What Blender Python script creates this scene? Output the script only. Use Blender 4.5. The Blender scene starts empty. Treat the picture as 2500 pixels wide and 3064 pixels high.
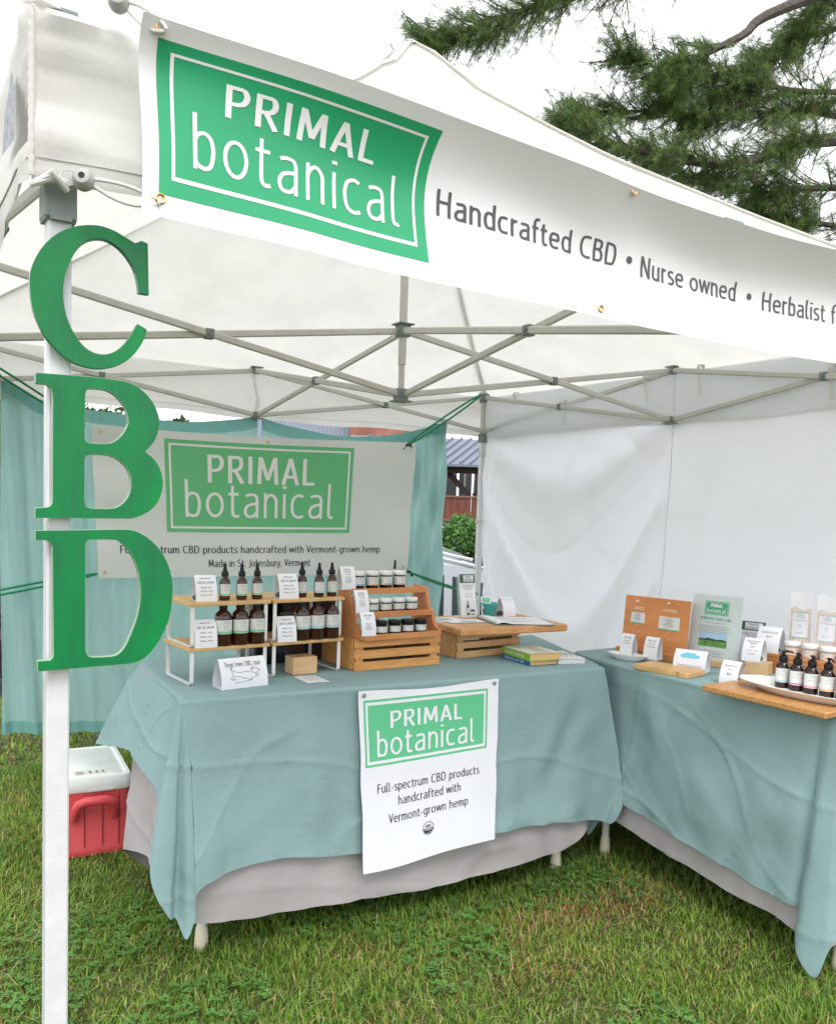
import bpy, bmesh, math, random
import numpy as np
from mathutils import Vector, Matrix
PI=math.pi; R=math.radians
random.seed(7); rng=np.random.default_rng(7)
S=bpy.context.scene; COL=S.collection
# ---------------------------------------------------------------- camera
cd=bpy.data.cameras.new('camera'); cam=bpy.data.objects.new('camera',cd); COL.objects.link(cam); S.camera=cam
yaw,pitch,roll=-0.5635,-0.0727,0.0346
f=Vector((-math.sin(yaw)*math.cos(pitch),math.cos(yaw)*math.cos(pitch),math.sin(pitch)))
r0=Vector((math.cos(yaw),math.sin(yaw),0)); u0=r0.cross(f)
rr=r0*math.cos(roll)+u0*math.sin(roll); uu=u0*math.cos(roll)-r0*math.sin(roll)
cam.matrix_world=Matrix((( rr.x,uu.x,-f.x,-0.2366),(rr.y,uu.y,-f.y,-1.3882),(rr.z,uu.z,-f.z,1.2775),(0,0,0,1)))
cd.sensor_fit='HORIZONTAL'; cd.sensor_width=36; cd.lens=37.474; cd.shift_y=0.0673
cd.clip_start=0.05; cd.clip_end=2000
# ---------------------------------------------------------------- sky and sun (overcast)
W=bpy.data.worlds.new('World'); S.world=W; W.use_nodes=True
nt=W.node_tree; nt.nodes.clear()
sky=nt.nodes.new('ShaderNodeTexSky'); sky.sky_type='NISHITA'; sky.sun_disc=False
SUN_EL,SUN_ROT=R(52),R(205)
sky.sun_elevation=SUN_EL; sky.sun_rotation=SUN_ROT
hs=nt.nodes.new('ShaderNodeHueSaturation'); hs.inputs['Saturation'].default_value=0.25
tc=nt.nodes.new('ShaderNodeTexCoord'); nz=nt.nodes.new('ShaderNodeTexNoise'); nz.inputs['Scale'].default_value=2.2; nz.inputs['Detail'].default_value=4
mp=nt.nodes.new('ShaderNodeMapRange'); mp.inputs['To Min'].default_value=12.4; mp.inputs['To Max'].default_value=15.0
cb=nt.nodes.new('ShaderNodeCombineColor')
mb_=nt.nodes.new('ShaderNodeMath'); mb_.operation='MULTIPLY'; mb_.inputs[1].default_value=1.035
mx=nt.nodes.new('ShaderNodeMix'); mx.data_type='RGBA'; mx.inputs[0].default_value=0.9
bg=nt.nodes.new('ShaderNodeBackground'); bg.inputs['Strength'].default_value=0.10
out=nt.nodes.new('ShaderNodeOutputWorld')
L=nt.links.new
L(sky.outputs[0],hs.inputs['Color']); L(tc.outputs['Generated'],nz.inputs['Vector']); L(nz.outputs[0],mp.inputs[0])
L(mp.outputs[0],cb.inputs[0]); L(mp.outputs[0],cb.inputs[1]); L(mp.outputs[0],mb_.inputs[0]); L(mb_.outputs[0],cb.inputs[2])
L(hs.outputs[0],mx.inputs[6]); L(cb.outputs[0],mx.inputs[7]); L(mx.outputs[2],bg.inputs[0]); L(bg.outputs[0],out.inputs[0])
sl=bpy.data.lights.new('sun','SUN'); sl.energy=1.2; sl.angle=R(25); sl.color=(1,0.97,0.93)
so=bpy.data.objects.new('sun',sl); COL.objects.link(so)
sd=Vector((math.sin(SUN_ROT)*math.cos(SUN_EL),math.cos(SUN_ROT)*math.cos(SUN_EL),math.sin(SUN_EL)))
so.rotation_euler=sd.to_track_quat('Z','Y').to_euler(); so.location=(0,0,20)
S.view_settings.view_transform='Standard'; S.view_settings.look='None'; S.view_settings.gamma=1; S.view_settings.exposure=0.6
S.view_settings.use_curve_mapping=False
# ---------------------------------------------------------------- materials
def M(name,col,rough=.5,metal=0,var=None,bump=None,transl=0,trans=0,ior=1.45,coat=0,spec=.5,weave=None,crease=None,stretch=None,alpha=1,wood=None,emit=0):
    m=bpy.data.materials.new(name); m.use_nodes=True; n=m.node_tree; b=n.nodes['Principled BSDF']; o=n.nodes['Material Output']
    b.inputs['Base Color'].default_value=(*col,1); b.inputs['Roughness'].default_value=rough; b.inputs['Metallic'].default_value=metal
    b.inputs['IOR'].default_value=ior; b.inputs['Transmission Weight'].default_value=trans; b.inputs['Coat Weight'].default_value=coat
    b.inputs['Specular IOR Level'].default_value=spec
    if alpha<1: b.inputs['Alpha'].default_value=alpha
    t=n.nodes.new('ShaderNodeTexCoord'); vec=t.outputs['Object']
    if stretch:
        mm=n.nodes.new('ShaderNodeMapping'); mm.inputs['Scale'].default_value=stretch; n.links.new(vec,mm.inputs[0]); vec=mm.outputs[0]
    colout=None
    if var or wood:
        sc,amt=(var or wood)[:2]
        z=n.nodes.new('ShaderNodeTexNoise'); z.inputs['Scale'].default_value=sc; z.inputs['Detail'].default_value=5; z.inputs['Roughness'].default_value=.6
        if wood: z.inputs['Distortion'].default_value=.6
        n.links.new(vec,z.inputs['Vector'])
        r=n.nodes.new('ShaderNodeValToRGB'); r.color_ramp.elements[0].position=.3; r.color_ramp.elements[1].position=.7
        c2=(var or wood)[2] if len(var or wood)>2 else tuple(min(1,c*(1-amt)) for c in col)
        r.color_ramp.elements[0].color=(*c2,1); r.color_ramp.elements[1].color=(*[min(1,c*(1+amt*.6)) for c in col],1)
        n.links.new(z.outputs[0],r.inputs[0]); colout=r.outputs[0]; n.links.new(colout,b.inputs['Base Color'])
    nrm=None
    if bump:
        sc,st,dist=bump
        z2=n.nodes.new('ShaderNodeTexNoise'); z2.inputs['Scale'].default_value=sc; z2.inputs['Detail'].default_value=6
        n.links.new(vec,z2.inputs['Vector'])
        bp=n.nodes.new('ShaderNodeBump'); bp.inputs['Strength'].default_value=st; bp.inputs['Distance'].default_value=dist
        n.links.new(z2.outputs[0],bp.inputs['Height']); nrm=bp.outputs[0]
    if crease:
        z4=n.nodes.new('ShaderNodeTexNoise'); z4.noise_type='RIDGED_MULTIFRACTAL'; z4.inputs['Scale'].default_value=crease[0]; z4.inputs['Detail'].default_value=2; z4.inputs['Distortion'].default_value=.8
        n.links.new(vec,z4.inputs['Vector']); b4=n.nodes.new('ShaderNodeBump'); b4.inputs['Strength'].default_value=crease[1]; b4.inputs['Distance'].default_value=crease[2]
        n.links.new(z4.outputs[0],b4.inputs['Height'])
        if nrm: n.links.new(nrm,b4.inputs['Normal'])
        nrm=b4.outputs[0]
    if weave:
        sc,st=weave
        z3=n.nodes.new('ShaderNodeTexVoronoi'); z3.inputs['Scale'].default_value=sc; n.links.new(t.outputs['Object'],z3.inputs['Vector'])
        b3=n.nodes.new('ShaderNodeBump'); b3.inputs['Strength'].default_value=st; b3.inputs['Distance'].default_value=.001
        n.links.new(z3.outputs[0],b3.inputs['Height'])
        if nrm: n.links.new(nrm,b3.inputs['Normal'])
        nrm=b3.outputs[0]
    if nrm: n.links.new(nrm,b.inputs['Normal'])
    if transl:
        tr=n.nodes.new('ShaderNodeBsdfTranslucent'); tr.inputs[0].default_value=(*col,1)
        if colout: n.links.new(colout,tr.inputs[0])
        if nrm: n.links.new(nrm,tr.inputs['Normal'])
        x=n.nodes.new('ShaderNodeMixShader'); x.inputs[0].default_value=transl
        n.links.new(b.outputs[0],x.inputs[1]); n.links.new(tr.outputs[0],x.inputs[2]); n.links.new(x.outputs[0],o.inputs[0])
    return m
canopy=M('canopy_fabric',(.83,.825,.78),.55,transl=.44,var=(3.5,.08),crease=(1.6,.5,.03),bump=(9,.35,.012))
valancem=M('valance_fabric',(.84,.835,.80),.5,transl=.45,var=(5,.04),bump=(22,.35,.006),weave=(160,.25))
wallm=M('side_wall_fabric',(.84,.86,.905),.5,transl=.48,bump=(9,.5,.012),weave=(60,.35),crease=(2.2,.8,.05))
frame=M('frame_paint',(.58,.575,.535),.38,var=(30,.06)); polem=M('pole_paint',(.66,.67,.68),.35,var=(25,.08),bump=(260,.3,.0015))
greyp=M('grey_plastic',(.20,.235,.225),.45); greyd=M('dark_grey_bracket',(.22,.24,.235),.4); steel=M('steel_bolt',(.6,.6,.6),.3,1)
vinyl=M('vinyl_banner',(.80,.805,.81),.42,transl=.06,bump=(2.2,.06,.004),stretch=(3,3,60))
vgreen=M('banner_green_print',(.022,.36,.155),.34,bump=(2.2,.06,.004),stretch=(3,3,60))
vwhite=M('banner_white_print',(.80,.81,.81),.4); vgrey=M('banner_grey_print',(.085,.08,.085),.5); black=M('black_print',(.012,.012,.014),.5)
bvinyl=M('back_banner_vinyl',(.80,.795,.765),.5,transl=.2,var=(2,.04),bump=(5,.2,.01)); bgreen=M('back_banner_green',(.13,.50,.21),.5)
bwhite=M('back_banner_white',(.80,.80,.77),.5)
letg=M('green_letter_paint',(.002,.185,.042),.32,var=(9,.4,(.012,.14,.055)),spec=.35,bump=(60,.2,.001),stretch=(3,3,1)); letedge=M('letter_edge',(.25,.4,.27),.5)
teal=M('teal_tablecloth_linen',(.245,.365,.37),.85,var=(260,.09),bump=(6,.5,.016),crease=(2.4,1.0,.06),weave=(420,.25),spec=.15)
grey=M('grey_under_cloth',(.40,.375,.38),.8,var=(6,.08),bump=(7,.4,.012),crease=(3,.9,.05),spec=.15)
curt=M('teal_curtain_fabric',(.34,.55,.52),.85,transl=.54,var=(6,.12),bump=(40,.3,.004),stretch=(3,3,.5),spec=.1)
curth=M('teal_curtain_hem',(.20,.44,.41),.85,transl=.3,spec=.1)
cotton=M('white_cotton',(.78,.79,.84),.8,var=(6,.03),bump=(8,.4,.01),crease=(4,.3,.01),weave=(380,.2),spec=.15); tgreen=M('towel_green_print',(.12,.52,.27),.8)
paper=M('white_card',(.76,.77,.80),.6); ink=M('card_ink',(.05,.05,.055),.6); inkl=M('light_card_ink',(.20,.20,.22),.6)
pine=M('pine_crate_wood',(.66,.335,.11),.55,wood=(5,.28,(.50,.235,.075)),stretch=(2,14,14)); pine2=M('pale_crate_wood',(.60,.38,.18),.55,wood=(5,.25,(.52,.29,.115)),stretch=(2,14,14))
cherry=M('orange_display_wood',(.55,.235,.085),.5,wood=(4,.2,(.47,.18,.06)),stretch=(2,12,12)); bamboo=M('bamboo_board',(.62,.40,.18),.45,wood=(6,.2,(.50,.30,.12)),stretch=(2,16,16))
oran=M('orange_display_board',(.60,.25,.085),.5,wood=(3,.12,(.55,.215,.07)),stretch=(2,2,8)); plankm=M('dark_bamboo_plank',(.50,.265,.095),.4,wood=(7,.3,(.36,.165,.05)),stretch=(18,2,18))
butcher=M('butcher_board',(.58,.31,.13),.45,wood=(4,.2,(.46,.20,.07)),stretch=(3,10,10)); block=M('pale_wood_block',(.62,.42,.23),.5,wood=(6,.15,(.54,.35,.18)),stretch=(3,12,12))
whitep=M('white_painted_steel',(.76,.76,.74),.35); white_pl=M('white_plastic_lid',(.80,.80,.79),.4); amber=M('amber_glass',(.060,.014,.0025),.04,trans=.5,ior=1.5,coat=.2,spec=.6)
amberd=M('dark_amber_glass',(.020,.006,.003),.05,coat=.3,trans=.2); rubber=M('black_rubber',(.005,.005,.006),.45,spec=.35); label=M('bottle_label',(.66,.67,.64),.5)
lgreen=M('mint_stripe',(.16,.5,.25),.5); lblue=M('pale_blue_stripe',(.30,.55,.60),.5); sblue=M('blue_stripe',(.14,.40,.52),.5); sorange=M('orange_stripe',(.80,.36,.14),.5)
spurp=M('mauve_stripe',(.40,.28,.42),.5); spink=M('pink_stripe',(.72,.25,.32),.5); stone=M('grey_stone',(.10,.11,.105),.6,var=(40,.2)); pmag=M('magenta_stripe',(.55,.16,.40),.5)
redm=M('red_cooler_plastic',(.62,.075,.085),.45,bump=(300,.2,.0006)); lidm=M('white_cooler_lid',(.70,.74,.72),.4,var=(20,.08)); tealc=M('teal_ceramic',(.06,.36,.33),.25)
clear=M('clear_acrylic',(1,1,1),.02,trans=.9,alpha=.35); clearb=M('clear_plastic_bag',(.9,.9,.88),.15,alpha=.25); dish=M('white_ceramic',(.78,.78,.76),.2)
salt=M('pink_bath_salt',(.72,.55,.44),.8,var=(120,.25),bump=(140,1,.004)); brass=M('brass_grommet',(.75,.45,.16),.3,1); cordm=M('white_elastic_cord',(.62,.62,.59),.7,bump=(500,.5,.001))
rope=M('green_bungee',(.0,.20,.08),.45,bump=(500,.4,.001)); cream=M('cream_foot_cap',(.72,.68,.52),.5)
bkcov=M('green_book_cover',(.20,.42,.04),.4); bkblue=M('blue_book_cover',(.01,.12,.30),.4); pages=M('yellowed_pages',(.68,.46,.20),.8,var=(80,.15),stretch=(1,1,30)); pagew=M('white_pages',(.66,.66,.68),.8,bump=(60,.3,.002),stretch=(1,1,20))
creamc=M('cream_book_front',(.62,.64,.55),.4); darkgreenp=M('dark_leaf_print',(.05,.13,.06),.5,var=(140,.9,(.006,.015,.01))); signpaper=M('pale_sign_paper',(.55,.63,.62),.4)
skyblue=M('printed_sky',(.35,.55,.72),.5); field=M('printed_field',(.12,.30,.06),.5,var=(60,.5)); cloudb=M('printed_cloud',(.16,.55,.68),.6)
# ---------------------------------------------------------------- mesh helpers
class MB:
    def __init__(s): s.v=[]; s.f=[]
    def add(s,vs,fs):
        k=len(s.v); s.v+=[tuple(v) for v in vs]; s.f+=[tuple(k+i for i in q) for q in fs]; return s
    def box(s,c,d,rz=0,rx=0,ry=0,b=0):
        hx,hy,hz=d[0]/2,d[1]/2,d[2]/2
        Mx=Matrix.Rotation(rz,3,'Z')@Matrix.Rotation(ry,3,'Y')@Matrix.Rotation(rx,3,'X'); C=Vector(c)
        b=min(b,hx*.9,hy*.9,hz*.9)
        if b<=0:
            vs=[C+Mx@Vector((x*hx,y*hy,z*hz)) for x in(-1,1) for y in(-1,1) for z in(-1,1)]
            return s.add(vs,[(0,1,3,2),(4,6,7,5),(0,4,5,1),(2,3,7,6),(0,2,6,4),(1,5,7,3)])
        # chamfered box: 24 verts
        vs=[];idx={}
        for x in(-1,1):
            for y in(-1,1):
                for z in(-1,1):
                    for a in range(3):
                        p=[x*(hx-b),y*(hy-b),z*(hz-b)]; p[a]=(x*hx,y*hy,z*hz)[a]
                        idx[(x,y,z,a)]=len(vs); vs.append(C+Mx@Vector(p))
        fs=[]
        g=lambda x,y,z,a:idx[(x,y,z,a)]
        for q in(-1,1):
            F=[g(q,-1,-1,0),g(q,1,-1,0),g(q,1,1,0),g(q,-1,1,0)]; fs.append(F if q>0 else F[::-1])
            F=[g(-1,q,-1,1),g(-1,q,1,1),g(1,q,1,1),g(1,q,-1,1)]; fs.append(F if q>0 else F[::-1])
            F=[g(-1,-1,q,2),g(1,-1,q,2),g(1,1,q,2),g(-1,1,q,2)]; fs.append(F if q>0 else F[::-1])
        for x in(-1,1):
            for y in(-1,1): F=[g(x,y,-1,0),g(x,y,-1,1),g(x,y,1,1),g(x,y,1,0)]; fs.append(F if x*y>0 else F[::-1])
            for z in(-1,1): F=[g(x,-1,z,0),g(x,1,z,0),g(x,1,z,2),g(x,-1,z,2)]; fs.append(F if x*z>0 else F[::-1])
        for y in(-1,1):
            for z in(-1,1): F=[g(-1,y,z,1),g(-1,y,z,2),g(1,y,z,2),g(1,y,z,1)]; fs.append(F if y*z>0 else F[::-1])
        for x in(-1,1):
            for y in(-1,1):
                for z in(-1,1): F=[g(x,y,z,0),g(x,y,z,1),g(x,y,z,2)]; fs.append(F if x*y*z>0 else F[::-1])
        return s.add(vs,fs)
    def path(s,pts,r,n=8,cap=True,prof=None,up=None,closed=False):
        P=[Vector(p) for p in pts]; m=len(P); vs=[]; prev=None
        for i,p in enumerate(P):
            if closed: t=P[(i+1)%m]-P[i-1]
            else: t=(P[min(i+1,m-1)]-P[max(i-1,0)])
            t.normalize()
            if up is not None: a=Vector(up)
            elif prev is None: a=Vector((0,0,1)) if abs(t.z)<.9 else Vector((1,0,0))
            else: a=prev
            a=a-t*a.dot(t); a.normalize(); b=t.cross(a); prev=a
            ri=r[i] if isinstance(r,(list,tuple)) else r
            if prof: 
                for (x,y) in prof: vs.append(p+b*x+a*y)
            else:
                for k in range(n): an=2*PI*k/n+PI/n; vs.append(p+b*(math.cos(an)*ri)+a*(math.sin(an)*ri))
        n=len(prof) if prof else n; fs=[]
        for i in range(m if closed else m-1):
            for k in range(n): j=(i+1)%m; fs.append((i*n+k,i*n+(k+1)%n,j*n+(k+1)%n,j*n+k))
        if cap and not closed: fs.append(tuple(range(n))[::-1]); fs.append(tuple((m-1)*n+k for k in range(n)))
        return s.add(vs,fs)
    def bar(s,p,q,w,h,up=(0,0,1)):
        return s.path([p,q],0,prof=[(-w/2,-h/2),(w/2,-h/2),(w/2,h/2),(-w/2,h/2)],up=up)
    def lathe(s,prof,c=(0,0,0),n=20,sx=1,sy=1,cap=True):
        vs=[];m=len(prof)
        for (r,z) in prof:
            for k in range(n): a=2*PI*k/n; vs.append((c[0]+r*sx*math.cos(a),c[1]+r*sy*math.sin(a),c[2]+z))
        fs=[(i*n+k,i*n+(k+1)%n,(i+1)*n+(k+1)%n,(i+1)*n+k) for i in range(m-1) for k in range(n)]
        if cap: fs.append(tuple(range(n))[::-1]); fs.append(tuple((m-1)*n+k for k in range(n)))
        return s.add(vs,fs)
    def grid(s,F,nu,nv,wrapu=False):
        vs=[F(i/nu,j/nv) for j in range(nv+1) for i in range(nu+1)]
        return s.add(vs,[(j*(nu+1)+i,j*(nu+1)+i+1,(j+1)*(nu+1)+i+1,(j+1)*(nu+1)+i) for j in range(nv) for i in range(nu)])
def obj(name,mb,mat,parent=None,smooth=None,mw=None,sharp=35,solid=0):
    me=bpy.data.meshes.new(name); me.from_pydata(mb.v,[],mb.f); me.materials.append(mat); me.update()
    o=bpy.data.objects.new(name,me); COL.objects.link(o)
    if smooth is None: smooth=len(mb.f)>60
    if smooth:
        me.polygons.foreach_set('use_smooth',[True]*len(me.polygons))
        try: me.set_sharp_from_angle(angle=R(sharp))
        except Exception: pass
    if parent: o.parent=parent
    if mw is not None: o.matrix_local=mw
    return o
def thing(name,label,cat,loc=(0,0,0),rz=0,group=None):
    o=bpy.data.objects.new(name,None); COL.objects.link(o); o.location=loc; o.rotation_euler=(0,0,rz); o.empty_display_size=.05
    o['label']=label; o['category']=cat
    if group: o['group']=group
    return o
def tag(o,label=None,cat=None,group=None,kind=None):
    if label: o['label']=label
    if cat: o['category']=cat
    if group: o['group']=group
    if kind: o['kind']=kind
    return o
def copy_tree(o,parent=None):
    c=o.copy(); COL.objects.link(c)
    if parent is not None: c.parent=parent
    for ch in list(o.children): copy_tree(ch,c)
    return c
def place(o,loc,rz=0,label=None,group=None):
    o.location=loc; o.rotation_euler=(0,0,rz)
    if label: o['label']=label
    if group: o['group']=group
    return o
# lettering: flat print made from the built-in font, fitted to a box and laid on a surface by warp(u,v)
_tc={}
def text_geo(s,res=3,wt=0.0,track=1.0):
    k=(s,res,wt,track)
    if k in _tc: return _tc[k]
    cu=bpy.data.curves.new('t','FONT'); cu.body=s; cu.resolution_u=res; cu.offset=wt; cu.space_character=track
    o=bpy.data.objects.new('t',cu); COL.objects.link(o)
    dg=bpy.context.evaluated_depsgraph_get(); me=bpy.data.meshes.new_from_object(o.evaluated_get(dg))
    vs=[(v.co.x,v.co.y) for v in me.vertices]; fs=[tuple(p.vertices) for p in me.polygons]
    bpy.data.objects.remove(o); bpy.data.curves.remove(cu); bpy.data.meshes.remove(me)
    xs=[v[0] for v in vs]; ys=[v[1] for v in vs]
    _tc[k]=(vs,fs,(min(xs),max(xs),min(ys),max(ys))); return _tc[k]
def lettering(s,box,warp,mat,parent,res=3,wt=0.0,track=1.0,cut=None,name='lettering',mb=None):
    vs,fs,(a,b,c,d)=text_geo(s,res,wt,track); x0,x1,y0,y1=box
    V=[(x0+(x-a)/(b-a)*(x1-x0),y0+(y-c)/(d-c)*(y1-y0)) for x,y in vs]
    if cut:
        bm=bmesh.new(); bv=[bm.verts.new((x,y,0)) for x,y in V]
        for q in fs:
            try: bm.faces.new([bv[i] for i in q])
            except ValueError: pass
        lo,hi=(y0,y1)
        n=max(1,int((hi-lo)/cut))
        for i in range(1,n+1):
            bmesh.ops.bisect_plane(bm,geom=bm.verts[:]+bm.edges[:]+bm.faces[:],plane_co=(0,lo+(hi-lo)*i/(n+1),0),plane_no=(0,1,0))
        bm.verts.index_update(); V=[(v.co.x,v.co.y) for v in bm.verts]; fs=[tuple(v.index for v in q.verts) for q in bm.faces]; bm.free()
    if mb is None:
        m=MB(); m.add([warp(x,y) for x,y in V],fs); return obj(name,m,mat,parent,smooth=False)
    mb.add([warp(x,y) for x,y in V],fs)
def flat(d=0.0006): return lambda u,v:(u,-d,v)      # print on a face that looks to local -Y
def rect(mb,x0,x1,y0,y1,warp,nu=1,nv=1): mb.grid(lambda a,b:warp(x0+(x1-x0)*a,y0+(y1-y0)*b),nu,nv); return mb
def border(mb,x0,x1,y0,y1,t,warp,nu=1,nv=1):
    rect(mb,x0,x1,y0,y0+t,warp,nu,1); rect(mb,x0,x1,y1-t,y1,warp,nu,1); rect(mb,x0,x0+t,y0+t,y1-t,warp,1,nv); rect(mb,x1-t,x1,y0+t,y1-t,warp,1,nv); return mb
def n2(x,y,s=1.0,seed=0):
    v=0
    for i in range(5):
        a=i*2.4+seed*1.7; k=s*(1.0+.63*i); v+=math.sin((x*math.cos(a)+y*math.sin(a))*k+seed*3.1+i*1.3)/(1+.5*i)
    return v/3.0
def catmull(pts,n):
    P=[pts[0]]+list(pts)+[pts[-1]]; o=[]
    for i in range(1,len(P)-2):
        p0,p1,p2,p3=[np.array(q,float) for q in P[i-1:i+3]]
        for k in range(n): t=k/n; o.append(tuple(.5*((2*p1)+(-p0+p2)*t+(2*p0-5*p1+4*p2-p3)*t*t+(-p0+3*p1-3*p2+p3)*t**3)))
    o.append(tuple(np.array(P[-1],float))); return o
# stroke lettering in a narrow humanist sans for the large prints
XH=.70
def glyph(c,h):
    X=XH; a=[]; cm=lambda p,n=4:catmull(p,n)
    def bowl(m=None):
        p=[(.075,.50),(.11,.60),(.17,X-h-.015),(.25,X-h),(.345,X-.12),(.385,.36),(.345,.11),(.25,h),(.16,.035+h*.5),(.11,.08),(.075,.15)]
        return cm([((.46-x) if m else x,y) for x,y in p],3)
    arch=lambda x0,w:cm([(x0,.46),(x0+.03,.56),(x0+.10,X-h-.012),(x0+.17,X-h),(x0+w-.05,X-.09),(x0+w,.50),(x0+w,.34),(x0+w,0)],3)
    if c==' ': return [],.24
    if c=='•': return [[(.12,.42),(.12,.42001)]],.24
    if c=='-': return [[(.04,.33),(.24,.33)]],.28
    if c=='.': return [[(.07,0),(.07,.10)]],.16
    if c==',': return [[(.09,.10),(.08,.0),(.03,-.12)]],.17
    if c=='!': return [[(.07,.28),(.07,1)],[(.07,0),(.07,.10)]],.16
    if c=='o': return [cm([(.25+.19*math.cos(t),X/2+(X/2-h)*math.sin(t)) for t in [2*PI*i/12 for i in range(13)]],2)],.50
    if c=='c': return [cm([(.37,X-.07),(.30,X-h),(.22,X-h),(.11,X-.12),(.065,.35),(.11,.11),(.22,h),(.31,h+.005),(.38,.075)],3)],.42
    if c=='e': return [cm([(.065,.37),(.25,.37),(.41,.375)],2),cm([(.41,.375),(.405,.50),(.36,.62),(.26,X-h),(.14,.62),(.07,.45),(.07,.28),(.12,.10),(.24,h),(.33,h+.01),(.40,.075)],3)],.47
    if c=='a': return [cm([(.08,X-.075),(.15,X-h-.01),(.24,X-h),(.33,X-.06),(.375,.54),(.375,.30),(.375,0)],3),cm([(.375,.41),(.24,.39),(.12,.33),(.065,.20),(.10,.07),(.19,h),(.29,.06),(.375,.17)],3)],.45
    if c in'nhmr':
        s=[[(.075,0),(.075,.3),(.075,.72 if c!='h' else 1.03)]]
        if c=='n': s.append(arch(.075,.29)); return s,.44
        if c=='h': s.append(arch(.075,.29)); return s,.44
        if c=='m': s+= [arch(.075,.25),arch(.325,.25)]; return s,.65
        s.append(cm([(.075,.46),(.11,.58),(.18,X-h-.01),(.27,X-h+.005)],3)); return s,.29
    if c=='u': return [cm([(.07,X),(.07,.40),(.07,.20),(.11,.08),(.20,h),(.30,.07),(.36,.20)],3),[(.36,0),(.36,.3),(.36,X)]],.44
    if c=='b': return [[(.075,0),(.075,.3),(.075,.7),(.075,1.03)],bowl()],.45
    if c=='p': return [[(.075,-.27),(.075,.2),(.075,.71)],bowl()],.45
    if c=='d': return [[(.385,0),(.385,.3),(.385,.7),(.385,1.03)],bowl(1)],.46
    if c=='g': return [cm([(.385,.71),(.385,.3),(.385,-.05),(.34,-.18),(.24,-.24),(.10,-.20)],3),bowl(1)],.46
    if c=='l': return [cm([(.075,1.03),(.075,.5),(.075,.16),(.10,.05),(.16,h),(.20,h+.005)],3)],.23
    if c=='i': return [[(.075,0),(.075,.3),(.075,X)],[(.075,.86),(.075,.93)]],.15
    if c=='t': return [cm([(.13,.90),(.13,.5),(.13,.16),(.17,.05),(.24,h),(.30,h+.02)],3),[(.02,X-h),(.29,X-h)]],.32
    if c=='f': return [cm([(.31,1.0),(.24,1.03),(.16,.98),(.125,.85),(.125,.5),(.125,0)],3),[(.02,X-h),(.28,X-h)]],.30
    if c=='s': return [cm([(.32,.63),(.24,X-h),(.14,X-h-.01),(.075,.54),(.11,.42),(.22,.35),(.32,.26),(.325,.12),(.22,h),(.12,h+.005),(.05,.07)],3)],.38
    if c=='v': return [[(.02,X),(.19,h)],[(.19,h),(.36,X)]],.38
    if c=='w': return [[(.02,X),(.16,h)],[(.16,h),(.30,X)],[(.30,X),(.44,h)],[(.44,h),(.58,X)]],.60
    if c=='y': return [[(.02,X),(.20,.02)],cm([(.37,X),(.20,.0),(.13,-.18),(.04,-.24)],3)],.39
    if c=='k': return [[(.075,0),(.075,1.03)],[(.08,.33),(.33,X)],[(.17,.42),(.36,0)]],.37
    if c=='P': return [[(.08,0),(.08,.5),(.08,1)],cm([(.08,1-h),(.22,1-h),(.36,.93),(.42,.73),(.36,.52),(.22,.44),(.08,.44)],3)],.46
    if c=='R': return [[(.08,0),(.08,.5),(.08,1)],cm([(.08,1-h),(.22,1-h),(.35,.93),(.40,.74),(.35,.55),(.22,.47),(.08,.47)],3),[(.23,.46),(.43,0)]],.47
    if c=='I': return [[(.08,0),(.08,.5),(.08,1)]],.17
    if c=='M': return [[(.06,0),(.10,1)],[(.11,.97),(.31,.16)],[(.31,.16),(.51,.97)],[(.52,1),(.56,0)]],.63
    if c=='A': return [[(.03,0),(.24,.985)],[(.24,.985),(.45,0)],[(.10,.30),(.38,.30)]],.48
    if c=='L': return [[(.08,0),(.08,.5),(.08,1)],[(.08,h),(.38,h)]],.40
    if c=='H': return [[(.08,0),(.08,1)],[(.46,0),(.46,1)],[(.08,.53),(.46,.53)]],.56
    if c in'CG':
        s=[cm([(.47,.94),(.38,1-h),(.28,1-h),(.13,.85),(.07,.5),(.13,.15),(.28,h),(.38,h+.005),(.48,.07)],3)]
        if c=='G': s+=[[(.48,.07),(.48,.45)],[(.32,.45),(.48,.45)]]
        return s,.52
    if c=='B': return [[(.08,0),(.08,1)],cm([(.08,1-h),(.24,1-h),(.36,.90),(.37,.68),(.28,.56),(.08,.54)],3),cm([(.08,.54),(.28,.54),(.40,.42),(.41,.18),(.30,h+.01),(.08,h)],3)],.49
    if c=='D': return [[(.08,0),(.08,1)],cm([(.08,1-h),(.24,1-h),(.40,.88),(.48,.5),(.40,.12),(.24,h),(.08,h)],3)],.56
    if c=='N': return [[(.08,0),(.08,1)],[(.09,.98),(.45,.02)],[(.46,0),(.46,1)]],.56
    if c in'FE':
        s=[[(.08,0),(.08,1)],[(.08,1-h),(.38,1-h)],[(.08,.52),(.34,.52)]]
        if c=='E': s.append([(.08,h),(.38,h)])
        return s,.41
    if c=='V': return [[(.02,1),(.23,h)],[(.23,h),(.44,1)]],.46
    if c=='T': return [[(.22,0),(.22,1)],[(.02,1-h),(.42,1-h)]],.44
    if c=='S': return [cm([(.40,.92),(.30,1-h),(.18,1-h-.01),(.08,.80),(.11,.62),(.26,.50),(.40,.38),(.42,.18),(.30,h),(.16,h),(.05,.08)],3)],.47
    if c=='J': return [cm([(.22,1),(.22,.5),(.21,.10),(.15,-.08),(.02,-.14)],3)],.30
    if c=='U': return [cm([(.08,1),(.08,.6),(.09,.18),(.26,h),(.43,.18),(.44,.6),(.44,1)],3)],.53
    if c=='O': return [cm([(.32+.25*math.cos(t),.5+(.5-h)*math.sin(t)) for t in [2*PI*i/12 for i in range(13)]],2)],.64
    return [],.3
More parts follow.
